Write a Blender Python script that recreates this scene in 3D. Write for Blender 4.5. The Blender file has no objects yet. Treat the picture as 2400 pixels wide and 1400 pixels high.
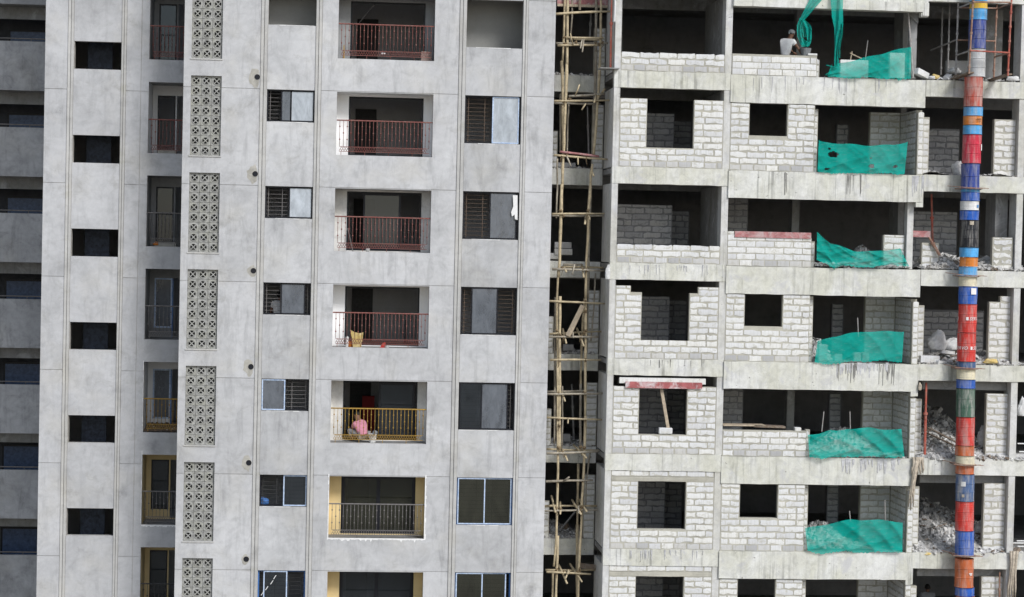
import bpy, bmesh, math, random
from mathutils import Vector, Matrix
random.seed(7)
R = random.random
def U(a, b): return a + (b - a) * R()
C = bpy.context.scene.collection
# ---------------------------------------------------------------- camera, sky, sun, exposure
YAW, PIT, ROL, FPX, DIST = 0.0842106, 0.0259384, 0.0223463, 4738.1353, 63.3383
GZ = -18.6                                   # ground level (the camera stands level with the third storey in view)
fw = Vector((math.sin(YAW)*math.cos(PIT), math.cos(YAW)*math.cos(PIT), -math.sin(PIT)))
r0 = Vector((math.cos(YAW), -math.sin(YAW), 0)); u0 = r0.cross(fw)
rv = math.cos(ROL)*r0 + math.sin(ROL)*u0; uv = -math.sin(ROL)*r0 + math.cos(ROL)*u0
EYE = Vector((0, -DIST, 0))
cam = bpy.data.cameras.new('camera'); co = bpy.data.objects.new('camera', cam); C.objects.link(co)
M = Matrix.Identity(4)
for i in range(3): M[i][0], M[i][1], M[i][2], M[i][3] = rv[i], uv[i], -fw[i], EYE[i]
co.matrix_world = M
cam.sensor_fit = 'HORIZONTAL'; cam.sensor_width = 36; cam.lens = 36*FPX/2400; cam.clip_end = 3000; cam.clip_start = 1
S = bpy.context.scene; S.camera = co
SUN_EL, SUN_AZ = math.radians(38), math.radians(148)
w = bpy.data.worlds.new('World'); S.world = w; w.use_nodes = True
n = w.node_tree.nodes; l = w.node_tree.links; n.clear()
sk = n.new('ShaderNodeTexSky'); sk.sky_type = 'NISHITA'; sk.sun_disc = False; sk.sun_elevation = SUN_EL; sk.sun_rotation = SUN_AZ
sk.dust_density = 1.0; sk.air_density = 1.0
hs = n.new('ShaderNodeHueSaturation'); hs.inputs['Saturation'].default_value = .62
bg = n.new('ShaderNodeBackground'); bg.inputs[1].default_value = .085; wo = n.new('ShaderNodeOutputWorld')
l.new(sk.outputs[0], hs.inputs['Color']); l.new(hs.outputs[0], bg.inputs[0]); l.new(bg.outputs[0], wo.inputs[0])
sl = bpy.data.lights.new('sun', 'SUN'); sl.energy = 1.5; sl.angle = math.radians(18); sl.color = (1, .99, .98)
so = bpy.data.objects.new('sun', sl); C.objects.link(so)
sd = Vector((math.sin(SUN_AZ)*math.cos(SUN_EL), math.cos(SUN_AZ)*math.cos(SUN_EL), math.sin(SUN_EL)))
so.rotation_euler = sd.to_track_quat('Z', 'Y').to_euler(); so.location = (20, -40, 60)
S.view_settings.view_transform = 'Standard'; S.view_settings.look = 'None'; S.view_settings.gamma = 1
S.view_settings.use_curve_mapping = False; S.view_settings.exposure = 0.95

# ---------------------------------------------------------------- helpers
def at(px, py, Y=0.0):
    """place of a point of the photograph (2400 x 1400) on the vertical plane y = Y"""
    d = fw*FPX + rv*(px-1200) - uv*(py-700)
    t = (Y + DIST)/d.y
    return EYE + d*t
ORG = {}
def org(p): return ORG.get(p.name, Vector((0, 0, 0))) if p else Vector((0, 0, 0))
def tag(o, label=None, cat=None, group=None, kind=None):
    if label: o['label'] = label
    if cat: o['category'] = cat
    if group: o['group'] = group
    if kind: o['kind'] = kind
    return o
def thing(name, label, cat, loc, group=None):
    o = bpy.data.objects.new(name, None); C.objects.link(o); o.location = loc; o.empty_display_size = .2
    ORG[o.name] = Vector(loc); return tag(o, label, cat, group)
def place(name, mesh, parent, loc=None, rz=0, sc=None):
    """link an object that shares a mesh; loc in world space"""
    o = bpy.data.objects.new(name, mesh); C.objects.link(o); o.parent = parent
    if loc is not None: o.location = Vector(loc) - org(parent)
    if rz: o.rotation_euler.z = rz
    if sc: o.scale = sc
    return o
class MB:
    def __init__(s): s.v = []; s.f = []; s.m = []; s.cur = 0
    def face(s, pts):
        b = len(s.v); s.v += [tuple(p) for p in pts]; s.f.append(tuple(range(b, b+len(pts)))); s.m.append(s.cur)
    def box(s, x0, x1, y0, y1, z0, z1):
        b = len(s.v)
        s.v += [(x0,y0,z0),(x1,y0,z0),(x1,y1,z0),(x0,y1,z0),(x0,y0,z1),(x1,y0,z1),(x1,y1,z1),(x0,y1,z1)]
        for q in ((0,1,5,4),(1,2,6,5),(2,3,7,6),(3,0,4,7),(4,5,6,7),(3,2,1,0)):
            s.f.append(tuple(b+i for i in q)); s.m.append(s.cur)
        return s
    def tube(s, pts, r, k=7, cap=True, jit=0):
        pts = [Vector(p) for p in pts]; rings = []
        rr = r if isinstance(r, (list, tuple)) else [r]*len(pts)
        for i, p in enumerate(pts):
            t = (pts[min(i+1, len(pts)-1)] - pts[max(i-1, 0)])
            if t.length < 1e-6: t = Vector((0, 0, 1))
            t.normalize(); a = Vector((0, 1, 0)) if abs(t.y) < .8 else Vector((1, 0, 0))
            e1 = t.cross(a).normalized(); e2 = t.cross(e1); b = len(s.v)
            for j in range(k):
                an = 2*math.pi*j/k; q = rr[i]*(1+U(-jit, jit))
                s.v.append(tuple(p + e1*math.cos(an)*q + e2*math.sin(an)*q))
            rings.append(b)
        for i in range(len(rings)-1):
            for j in range(k):
                s.f.append((rings[i]+j, rings[i]+(j+1) % k, rings[i+1]+(j+1) % k, rings[i+1]+j)); s.m.append(s.cur)
        if cap:
            s.f.append(tuple(rings[0]+j for j in range(k))[::-1]); s.m.append(s.cur)
            s.f.append(tuple(rings[-1]+j for j in range(k))); s.m.append(s.cur)
        return s
    def lathe(s, cx, cy, prof, k=28):
        rings = []
        for r, z in prof:
            rings.append(len(s.v))
            for j in range(k):
                a = 2*math.pi*j/k; s.v.append((cx+r*math.cos(a), cy+r*math.sin(a), z))
        for i in range(len(rings)-1):
            for j in range(k):
                s.f.append((rings[i]+j, rings[i]+(j+1) % k, rings[i+1]+(j+1) % k, rings[i+1]+j)); s.m.append(s.cur)
        return s
    def slab_poly(s, pts, y0, y1):
        """outline in x,z (anticlockwise seen from -y) extruded from y0 (front) to y1"""
        k = len(pts); b = len(s.v)
        s.v += [(p[0], y0, p[1]) for p in pts] + [(p[0], y1, p[1]) for p in pts]
        s.f.append(tuple(range(b, b+k))); s.m.append(s.cur)
        for i in range(k):
            j = (i+1) % k; s.f.append((b+j, b+i, b+k+i, b+k+j)); s.m.append(s.cur)
        return s
    def grid(s, x0, x1, z0, z1, y0, y1, ops=()):
        """wall slab with rectangular holes"""
        xs = sorted({x0, x1} | {min(max(v, x0), x1) for o in ops for v in o[:2]})
        zs = sorted({z0, z1} | {min(max(v, z0), z1) for o in ops for v in o[2:]})
        nx, nz = len(xs)-1, len(zs)-1
        def solid(i, j):
            if i < 0 or j < 0 or i >= nx or j >= nz: return False
            cx, cz = (xs[i]+xs[i+1])/2, (zs[j]+zs[j+1])/2
            return not any(o[0] < cx < o[1] and o[2] < cz < o[3] for o in ops)
        for i in range(nx):
            for j in range(nz):
                if not solid(i, j): continue
                a, b, c, d = xs[i], xs[i+1], zs[j], zs[j+1]
                s.face([(a,y0,c),(b,y0,c),(b,y0,d),(a,y0,d)]); s.face([(b,y1,c),(a,y1,c),(a,y1,d),(b,y1,d)])
                if not solid(i-1, j): s.face([(a,y1,c),(a,y0,c),(a,y0,d),(a,y1,d)])
                if not solid(i+1, j): s.face([(b,y0,c),(b,y1,c),(b,y1,d),(b,y0,d)])
                if not solid(i, j-1): s.face([(a,y1,c),(b,y1,c),(b,y0,c),(a,y0,c)])
                if not solid(i, j+1): s.face([(a,y0,d),(b,y0,d),(b,y1,d),(a,y1,d)])
        return s
    def mesh(s, name, mats, off=Vector((0, 0, 0)), smooth=False):
        me = bpy.data.meshes.new(name); me.from_pydata([(a-off.x, b-off.y, c-off.z) for a, b, c in s.v], [], s.f)
        for m in (mats if isinstance(mats, (list, tuple)) else [mats]): me.materials.append(m)
        if any(s.m): me.polygons.foreach_set('material_index', s.m)
        if smooth: me.polygons.foreach_set('use_smooth', [True]*len(me.polygons))
        me.update(); return me
    def build(s, name, mats, parent=None, smooth=False, weld=False):
        me = s.mesh(name, mats, org(parent), smooth)
        if weld:
            bm = bmesh.new(); bm.from_mesh(me); bmesh.ops.remove_doubles(bm, verts=bm.verts, dist=1e-5); bm.to_mesh(me); bm.free()
        o = bpy.data.objects.new(name, me); C.objects.link(o); o.parent = parent
        ORG[o.name] = org(parent); return o
    def solo(s, name, mats, label, cat, group=None, smooth=False, kind=None, loc=None):
        """a top-level thing of one mesh, origin at its base"""
        xs = [p[0] for p in s.v]; ys = [p[1] for p in s.v]; zs = [p[2] for p in s.v]
        off = Vector(((min(xs)+max(xs))/2, (min(ys)+max(ys))/2, min(zs))) if loc is None else Vector(loc)
        o = bpy.data.objects.new(name, s.mesh(name, mats, off, smooth)); C.objects.link(o); o.location = off
        ORG[o.name] = off; return tag(o, label, cat, group, kind)

# ---------------------------------------------------------------- materials
def new_mat(name):
    m = bpy.data.materials.new(name); m.use_nodes = True; t = m.node_tree
    b = t.nodes['Principled BSDF']; b.inputs['Roughness'].default_value = .85; b.inputs['Specular IOR Level'].default_value = .25
    return m, t, b
def nd(t, ty, **k):
    x = t.nodes.new(ty)
    for a, v in k.items():
        if a == 'ins':
            for i, q in v.items(): x.inputs[i].default_value = q
        else: setattr(x, a, v)
    return x
def coords(t, scale=(1, 1, 1), per_object=False):
    tc = nd(t, 'ShaderNodeTexCoord'); mp = nd(t, 'ShaderNodeMapping'); mp.inputs['Scale'].default_value = scale
    t.links.new(tc.outputs['Object'], mp.inputs['Vector'])
    if per_object:
        oi = nd(t, 'ShaderNodeObjectInfo'); mu = nd(t, 'ShaderNodeMath', operation='MULTIPLY'); mu.inputs[1].default_value = 57
        t.links.new(oi.outputs['Random'], mu.inputs[0]); t.links.new(mu.outputs[0], mp.inputs['Location'])
    return mp.outputs[0]
def noise(t, vec, scale, detail=5, rough=.6, dist=0, w=None):
    x = nd(t, 'ShaderNodeTexNoise', ins={'Scale': scale, 'Detail': detail, 'Roughness': rough, 'Distortion': dist})
    t.links.new(vec, x.inputs['Vector']); return x.outputs['Fac']
def ramp(t, fac, stops):
    x = nd(t, 'ShaderNodeValToRGB'); e = x.color_ramp.elements
    while len(e) < len(stops): e.new(.5)
    for i, (p, c) in enumerate(stops):
        e[i].position = p; e[i].color = (c, c, c, 1) if isinstance(c, (int, float)) else (*c, 1)
    t.links.new(fac, x.inputs[0]); return x.outputs[0]
def mix(t, a, b, fac, mode='MIX'):
    x = nd(t, 'ShaderNodeMix', data_type='RGBA', blend_type=mode)
    for s, v in ((x.inputs[0], fac), (x.inputs[6], a), (x.inputs[7], b)):
        if isinstance(v, (int, float)): s.default_value = v if s.type == 'VALUE' else (v, v, v, 1)
        elif isinstance(v, tuple): s.default_value = (*v, 1)
        else: t.links.new(v, s)
    return x.outputs[2]
def bump(t, b, h, st, dist=.02):
    x = nd(t, 'ShaderNodeBump', ins={'Strength': st, 'Distance': dist}); t.links.new(h, x.inputs['Height']); t.links.new(x.outputs[0], b.inputs['Normal'])
def plaster(name, col, var=.16, stain=(.27, .265, .25), streak=.12, blotch=1.0):
    m, t, b = new_mat(name); v = coords(t)
    lo = tuple(c*(1-var*.9) for c in col); hi = tuple(min(1, c*(1+var*.5)) for c in col)
    big = noise(t, v, .42, 8, .66, .5); mid = noise(t, coords(t, (1, 1, .8)), 2.1, 9, .72, .7); fine = noise(t, v, 30, 4, .6)
    c = ramp(t, big, [(.34, lo), (.62, hi)])
    c = mix(t, c, ramp(t, mid, [(.30, 1-.20*blotch), (.50, 1.0), (.68, 1+.05*blotch)]), .9, 'MULTIPLY')
    sw = nd(t, 'ShaderNodeTexWave', wave_type='RINGS', ins={'Scale': .9, 'Distortion': 14, 'Detail': 4, 'Detail Scale': 1.6, 'Detail Roughness': .65})
    t.links.new(v, sw.inputs['Vector'])                       # sweeps of the trowel
    c = mix(t, c, ramp(t, sw.outputs['Fac'], [(0, 1-.035*blotch), (.5, 1.0), (1, 1+.03*blotch)]), .8, 'MULTIPLY')
    vs = coords(t, (4.5, 4.5, .7)); st = noise(t, vs, 1.0, 6, .65, .6)
    c = mix(t, c, ramp(t, st, [(.30, 1-streak*1.5), (.48, 1.0)]), .7, 'MULTIPLY')
    sp = noise(t, coords(t, (1, 1, 1.4)), 1.05, 7, .72, .4)
    c = mix(t, c, stain, ramp(t, sp, [(.57, 0.0), (.68, .42*min(1, blotch)), (.8, .65*min(1, blotch))]))
    wm = noise(t, v, .7, 4, .6); c = mix(t, c, (1.0, .98, .93), ramp(t, wm, [(.5, 0.0), (.7, .8)]), 'MULTIPLY')
    oi = nd(t, 'ShaderNodeObjectInfo'); c = mix(t, c, ramp(t, oi.outputs['Random'], [(0, 1-.07*blotch), (1, 1+.05*blotch)]), 1.0, 'MULTIPLY')
    vo = nd(t, 'ShaderNodeTexVoronoi', ins={'Scale': .62}); wv_ = nd(t, 'ShaderNodeMix', data_type='VECTOR'); wv_.inputs[0].default_value = .16
    nz = nd(t, 'ShaderNodeTexNoise', ins={'Scale': 3.0, 'Detail': 5}); t.links.new(v, nz.inputs['Vector']); t.links.new(v, wv_.inputs[4]); t.links.new(nz.outputs['Color'], wv_.inputs[5]); t.links.new(wv_.outputs[1], vo.inputs['Vector'])
    c = mix(t, c, ramp(t, vo.outputs['Distance'], [(.05, 1-.30*min(1, blotch)), (.13, 1-.12*min(1, blotch)), (.2, 1.0)]), ramp(t, noise(t, v, 2.6, 6, .75), [(.42, 0.0), (.6, 1.0)]), 'MULTIPLY')
    c = mix(t, c, ramp(t, fine, [(.3, .93), (.7, 1.04)]), .7, 'MULTIPLY')
    t.links.new(c, b.inputs['Base Color']); b.inputs['Roughness'].default_value = .93
    bump(t, b, mid, .12, .012); return m
def concrete(name, col, drip=.35, warm=(.41, .40, .325)):
    m, t, b = new_mat(name); v = coords(t)
    big = noise(t, coords(t, (1, 1, .6)), .75, 8, .68, .5); mid = noise(t, v, 3.6, 8, .72, .6); fine = noise(t, v, 40, 3, .6)
    c = mix(t, tuple(x*1.1 for x in col), warm, ramp(t, big, [(.38, 0.0), (.60, .9)]))
    c = mix(t, c, ramp(t, mid, [(.28, .70), (.55, 1.0), (.7, 1.1)]), .85, 'MULTIPLY')
    gate = noise(t, v, .55, 4, .6)
    st = noise(t, coords(t, (7.5, 7.5, .22)), 1.0, 6, .72, .25)
    dr = mix(t, 1.0, ramp(t, st, [(.36, 1-drip*1.2), (.46, .96), (.58, 1.0), (.70, 1.12)]), ramp(t, gate, [(.40, .15), (.62, 1.0)]))
    c = mix(t, c, dr, .95, 'MULTIPLY')
    gy = noise(t, v, 1.3, 6, .7, .6); c = mix(t, c, (.47, .47, .48), ramp(t, gy, [(.56, 0.0), (.66, .7)]))
    ps = noise(t, v, 7, 2, .5); c = mix(t, c, (.13, .125, .11), ramp(t, ps, [(.72, 0.0), (.75, .7)]))
    c = mix(t, c, ramp(t, fine, [(.3, .92), (.7, 1.05)]), .8, 'MULTIPLY')
    t.links.new(c, b.inputs['Base Color']); b.inputs['Roughness'].default_value = .92
    bump(t, b, mid, .4, .02); return m
def block_mat(name, col, lo=.84, grime=(.42, .40, .35), gr=.5):
    m, t, b = new_mat(name); v = coords(t, (1, 1, 1), True)
    oi = nd(t, 'ShaderNodeObjectInfo')
    c = mix(t, col, ramp(t, oi.outputs['Random'], [(0, (lo, lo, lo*1.01)), (.45, (.97, .97, .96)), (.7, (1, .985, .94)), (1, 1.0)]), 1.0, 'MULTIPLY')
    g = noise(t, v, 6, 6, .7, 1.0); c = mix(t, c, grime, ramp(t, g, [(.53, 0.0), (.60, gr*.55), (.72, gr)]))
    pz = noise(t, coords(t, (1, 1, 1)), .9, 4, .6); c = mix(t, c, (.90, .885, .83), ramp(t, pz, [(.45, 0.0), (.62, .9)]), 'MULTIPLY')
    st = noise(t, coords(t, (24, 1, .4), True), 1.0, 3, .5); c = mix(t, c, ramp(t, st, [(.34, .86), (.55, 1.0)]), .7, 'MULTIPLY')
    f = noise(t, v, 60, 3, .6); c = mix(t, c, ramp(t, f, [(.3, .93), (.7, 1.03)]), .7, 'MULTIPLY')
    t.links.new(c, b.inputs['Base Color']); b.inputs['Roughness'].default_value = .95
    bump(t, b, g, .3, .006); return m
def flat(name, col, rough=.6, var=.15, scale=8, metal=0, dirt=None, dirt_amt=.5, island=0, per_object=True):
    m, t, b = new_mat(name); v = coords(t, (1, 1, 1), per_object)
    a = noise(t, v, scale, 6, .65, .5)
    c = mix(t, col, ramp(t, a, [(.28, 1-var*1.6), (.66, 1+var*.5)]), 1.0, 'MULTIPLY')
    if dirt:
        d = noise(t, v, scale*.45, 6, .7, .8); c = mix(t, c, dirt, ramp(t, d, [(.46, 0.0), (.66, dirt_amt)]))
    if island:
        gi = nd(t, 'ShaderNodeNewGeometry'); c = mix(t, c, ramp(t, gi.outputs['Random Per Island'], [(0, 1-island), (1, 1+island*.5)]), 1.0, 'MULTIPLY')
    t.links.new(c, b.inputs['Base Color']); b.inputs['Roughness'].default_value = rough; b.inputs['Metallic'].default_value = metal
    return m
def drum_mat(name, col, dust=.45):
    m, t, b = new_mat(name); v = coords(t, (1, 1, 1))
    a = noise(t, v, 3.5, 6, .7, .6); st = noise(t, coords(t, (8, 8, 1.2)), 1.0, 5, .7)
    c = mix(t, col, ramp(t, a, [(.3, .72), (.65, 1.1)]), 1.0, 'MULTIPLY')
    c = mix(t, c, (.42, .40, .37), ramp(t, st, [(.44, 0.0), (.68, dust*1.25)]))
    rr = noise(t, v, 9, 5, .7); c = mix(t, c, (.16, .07, .035), ramp(t, rr, [(.66, 0.0), (.72, .6)]))
    t.links.new(c, b.inputs['Base Color']); b.inputs['Roughness'].default_value = .5; bump(t, b, a, .25, .02); return m
def glass_mat(name, tint, dust_col, dust, gloss=.04):
    m = bpy.data.materials.new(name); m.use_nodes = True; t = m.node_tree; t.nodes.clear()
    tr = nd(t, 'ShaderNodeBsdfTransparent'); tr.inputs[0].default_value = (*tint, 1)
    gl = nd(t, 'ShaderNodeBsdfGlossy'); gl.inputs['Roughness'].default_value = gloss; gl.inputs[0].default_value = (.9, .95, 1, 1)
    di = nd(t, 'ShaderNodeBsdfDiffuse'); di.inputs[0].default_value = (*dust_col, 1)
    fr = nd(t, 'ShaderNodeFresnel'); fr.inputs[0].default_value = 1.5
    v = coords(t, (1, 1, 1)); a = noise(t, coords(t, (2.2, 2.2, .9)), 1.6, 7, .7, .4)
    rp = ramp(t, a, [(.32, dust*.62), (.68, min(1, dust*1.25))])
    m1 = nd(t, 'ShaderNodeMixShader'); m2 = nd(t, 'ShaderNodeMixShader'); o = nd(t, 'ShaderNodeOutputMaterial')
    t.links.new(fr.outputs[0], m1.inputs[0]); t.links.new(tr.outputs[0], m1.inputs[1]); t.links.new(gl.outputs[0], m1.inputs[2])
    t.links.new(rp, m2.inputs[0]); t.links.new(m1.outputs[0], m2.inputs[1]); t.links.new(di.outputs[0], m2.inputs[2]); t.links.new(m2.outputs[0], o.inputs[0])
    return m
def net_mat(name, col, see=.28):
    m = bpy.data.materials.new(name); m.use_nodes = True; t = m.node_tree; t.nodes.clear()
    v = coords(t); a = noise(t, v, 2.2, 6, .65, 1.0); b2 = noise(t, coords(t, (3, 3, 14)), 1.5, 4, .6)
    c = mix(t, col, ramp(t, a, [(.3, .86), (.7, 1.08)]), 1.0, 'MULTIPLY')
    c = mix(t, c, (.25, .46, .40), ramp(t, b2, [(.55, 0.0), (.8, .45)]))
    di = nd(t, 'ShaderNodeBsdfDiffuse'); tl = nd(t, 'ShaderNodeBsdfTranslucent'); tr = nd(t, 'ShaderNodeBsdfTransparent')
    t.links.new(c, di.inputs[0]); t.links.new(c, tl.inputs[0])
    m1 = nd(t, 'ShaderNodeMixShader'); m1.inputs[0].default_value = .2; m2 = nd(t, 'ShaderNodeMixShader'); m2.inputs[0].default_value = see
    o = nd(t, 'ShaderNodeOutputMaterial')
    t.links.new(di.outputs[0], m1.inputs[1]); t.links.new(tl.outputs[0], m1.inputs[2]); t.links.new(m1.outputs[0], m2.inputs[1]); t.links.new(tr.outputs[0], m2.inputs[2])
    t.links.new(m2.outputs[0], o.inputs[0]); return m

m_plaster = plaster('grey_plaster', (.478, .48, .486), streak=.2)
m_spandrel = plaster('grey_plaster_infill', (.455, .458, .464), .2, streak=.18)
m_wing = plaster('grey_plaster_wing', (.45, .453, .462))
m_trim = plaster('trim_plaster', (.46, .455, .44), .12, (.36, .35, .28))
m_far = plaster('far_plaster', (.42, .422, .428), .3, (.14, .14, .14), .2, 1.5)
m_room = plaster('room_plaster', (.52, .52, .53), .1, (.3, .3, .3), .03, .4)
m_white = plaster('white_paint', (.84, .84, .84), .04, (.66, .64, .6), .03, .2)
m_patchy = plaster('half_painted_plaster', (.70, .69, .67), .3, (.36, .34, .31), .1)
m_yellow = plaster('cream_yellow_paint', (.72, .57, .31), .07, (.5, .38, .2), .06, .3)
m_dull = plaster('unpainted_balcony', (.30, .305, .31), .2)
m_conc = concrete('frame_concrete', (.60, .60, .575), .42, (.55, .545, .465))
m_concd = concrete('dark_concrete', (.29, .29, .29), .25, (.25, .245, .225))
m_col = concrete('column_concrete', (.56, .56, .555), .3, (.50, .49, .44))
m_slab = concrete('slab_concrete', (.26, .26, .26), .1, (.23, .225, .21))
m_block = block_mat('white_block', (.70, .705, .712), .84, (.46, .445, .38), .85)
m_blockg = block_mat('grey_foot_block', (.54, .54, .545), .72, (.42, .41, .37), .7)
m_blockin = block_mat('shaded_inner_block', (.50, .50, .515), .75, (.2, .2, .19), .7)  # same blocks, darkened in colour to stand in for indoor shade
m_mortar = plaster('mortar', (.44, .425, .365), .2, (.35, .335, .28), .1)
m_mortin = plaster('shaded_inner_mortar', (.25, .25, .26), .16, (.12, .12, .12), .08)  # indoor shade put into the colour, a darker copy of the mortar
m_jali = flat('jali_cement', (.335, .335, .32), .95, .3, 7, 0, (.33, .33, .27), .6)
m_black = flat('black_aluminium', (.012, .013, .018), .4, .2)
m_film = flat('blue_white_film_frame', (.52, .62, .78), .5, .25, 20, 0, (.16, .28, .52), .6)
m_blue = flat('blue_film', (.06, .16, .40), .5, .2)
m_red = flat('red_oxide_steel', (.23, .08, .068), .6, .3, 14, 0, (.22, .17, .14), .5)
m_gold = flat('yellow_primer_steel', (.36, .22, .045), .55, .25, 14)
m_grey = flat('grey_steel', (.17, .16, .155), .55, .25, 14)
m_darkst = flat('dark_steel', (.05, .05, .052), .5, .25, 14)
m_brown = flat('brown_grille_steel', (.12, .085, .06), .6, .3, 14)
m_pane = glass_mat('dark_pane', (.38, .42, .44), (.14, .16, .18), .14)
m_paneo = glass_mat('olive_pane', (.40, .42, .36), (.16, .16, .12), .16)
m_dusty = glass_mat('dusty_pane', (.5, .53, .56), (.24, .26, .29), .5)
m_milky = glass_mat('milky_pane', (.7, .7, .7), (.50, .54, .58), .9, .2)
m_bamboo = flat('bamboo', (.52, .43, .28), .6, .3, 5, 0, (.34, .28, .19), .6)
m_bambod = flat('old_bamboo', (.40, .36, .29), .75, .3, 5, 0, (.22, .18, .13), .6)
m_rope = flat('coir_rope', (.20, .145, .085), .95, .3, 20)
m_net = net_mat('green_net', (.010, .42, .345), .31)
m_rust = flat('rusty_tube', (.30, .17, .12), .7, .3, 10, 0, (.38, .33, .28), .6)
m_redt = flat('red_tube', (.40, .10, .07), .6, .25, 8, 0, (.40, .30, .25), .5)
m_galv = flat('galvanised_tube', (.36, .35, .34), .55, .25, 10, 0, (.25, .2, .17), .5)
m_rubble = flat('rubble', (.56, .555, .545), .98, .3, 5, 0, (.40, .37, .32), .6, .45, False)
m_wood = flat('pale_timber', (.46, .38, .28), .8, .25, 9, 0, (.3, .25, .2), .5)
m_plank = flat('dirty_plank', (.20, .15, .11), .9, .3, 7, 0, (.3, .28, .25), .6)
m_redp = flat('red_plank', (.40, .17, .17), .8, .25, 7, 0, (.50, .44, .43), .7)
m_sackw = flat('white_sack', (.62, .62, .61), .8, .2, 7, 0, (.42, .41, .39), .6)
m_sacky = flat('yellow_sack', (.62, .46, .16), .7, .25, 9, 0, (.72, .66, .5), .5)
m_rag = flat('tan_rag', (.46, .40, .32), .95, .3, 9)
m_paintw = flat('white_paint_splash', (.74, .74, .73), .9, .1)
m_patch = flat('cement_patch', (.40, .385, .345), .95, .2, 5)
m_orange = flat('orange_plastic', (.62, .20, .03), .5, .15)
m_redpl = flat('red_plastic', (.55, .06, .05), .5, .2)
m_tile = flat('tile_stack', (.36, .27, .24), .8, .3, 30)
m_skin = flat('skin', (.16, .085, .055), .6, .12)
m_hair = flat('black_hair', (.012, .011, .011), .6, .2)
m_shirt = flat('white_shirt', (.66, .66, .66), .9, .12)
m_pink = flat('pink_shirt', (.60, .26, .33), .9, .12)
m_trous = flat('grey_trousers', (.26, .25, .25), .9, .2)
m_check = flat('dark_checked_cloth', (.09, .08, .08), .9, .6, 16, 0, (.26, .23, .22), .8)
m_scarf = flat('grey_headscarf', (.26, .28, .29), .9, .25)
m_greyc = flat('grey_cloth', (.2, .21, .22), .9, .2)

# ---------------------------------------------------------------- the ground
g = MB(); g.face([(-700, -700, GZ), (700, -700, GZ), (700, 700, GZ), (-700, 700, GZ)])
gr = g.build('ground', plaster('bare_earth', (.26, .235, .20), .25, (.2, .17, .13))); tag(gr, kind='structure')

# ================================================================ PLASTERED APARTMENT BUILDING
J = 4.705                                     # a shadow joint every 3 m
KS = range(-1, 8)                             # storeys; 0 to 6 are in view
APT = thing('apartment_building', 'grey plastered apartment tower with pierced vent screens and railed balconies', 'building', (0.7, 3, GZ))
BAL = (-.26, 2.74, 5.72, 7.68); W1 = (-2.43, -.95, 6.70, 7.70); W2 = (3.735, 5.505, 6.19, 7.69); JAL = (-4.77, -3.83, 5.595, 8.06)
def sh(o, k): return (o[0], o[1], o[2]-3*k, o[3]-3*k)
ZT, ZB = J+3*3, GZ
ops = [sh(o, k) for k in KS for o in (BAL, W1, W2, JAL)]
MB().grid(-4.998, 6.52, ZB, ZT, .02, .24, ops).build('wall_core', m_trim, APT)
# panels between the shadow joints, each its own slab
def panel(x0, x1, z0, z1, oo, mat, y0=0.0, y1=.0195, name='wall_panel', parent=APT):
    return MB().grid(x0, x1, z0, z1, y0, y1, oo).build(name, mat, parent)
for k in KS:
    zb, zt = J+.0-3*k+.009, J+3-3*k-.009
    jj = [sh(JAL, q) for q in (k-1, k, k+1)]
    panel(-5.0, -2.652, zb, zt, jj, m_plaster)
    panel(-.752, 3.508, zb, zt, [sh(BAL, k)], m_plaster)
    panel(5.672, 6.526, zb, zt, [], m_plaster)
    panel(-2.432, -.952, W1[3]-3*(k+1), W1[2]-3*k, [], m_spandrel, .003, name='spandrel')
    panel(3.737, 5.503, W2[3]-3*(k+1), W2[2]-3*k, [], m_spandrel, .003, name='spandrel')
for xa, xb in ((-2.64, -2.552), (-2.532, -2.44), (-.945, -.868), (-.848, -.765), (3.522, 3.61), (3.63, 3.727), (5.512, 5.578), (5.596, 5.66)):
    MB().box(xa, xb, -.028, .0195, ZB, ZT).build('pilaster_rib', m_trim, APT)
MB().box(6.3, 6.52, .242, 9, ZB, ZT).build('side_wall', m_plaster, APT)
MB().box(-4.998, -4.78, .242, 2.49, ZB, ZT).build('side_wall', m_wing, APT)
# inside: slabs, partitions, back wall
for k in range(-1, 9):
    z = 5.70-3*k
    MB().box(-4.778, 6.298, .242, 6.0, z-.14, z).build('floor_slab', m_slab, APT)
    MB().box(-9.4, -7.02, 2.742, 9.0, z-1.14, z-1.0).build('floor_slab', m_slab, APT)
    MB().box(-6.88, -4.8, 4.15, 9.0, z-.14, z).build('floor_slab', m_slab, APT)
for x in (-3.6, -2.55, -.62, 3.5):
    MB().box(x-.06, x+.06, .2445, 6.0, ZB, ZT).build('partition_wall', m_room, APT)
MB().box(-.558, 3.438, 4.72, 4.9, ZB, ZT).build('back_wall', m_room, APT); MB().box(-2.488, -.682, 2.4, 2.6, ZB, ZT).build('back_wall', m_room, APT); MB().box(3.562, 6.298, 2.6, 2.8, ZB, ZT).build('back_wall', m_room, APT); MB().box(-4.778, -2.61, 2.4, 2.6, ZB, ZT).build('back_wall', m_slab, APT)  # vent room wall takes the darker slab colour to deepen shade behind the screens
m_row0 = plaster('raw_room_plaster', (.30, .30, .285), .1, (.2, .2, .2), .03, .4)
MB().box(-2.488, -.682, 1.1, 1.2, 5.72, 8.5).build('partition_wall', m_row0, APT); MB().box(3.562, 6.298, 1.3, 1.4, 5.72, 8.5).build('partition_wall', m_row0, APT)
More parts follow.
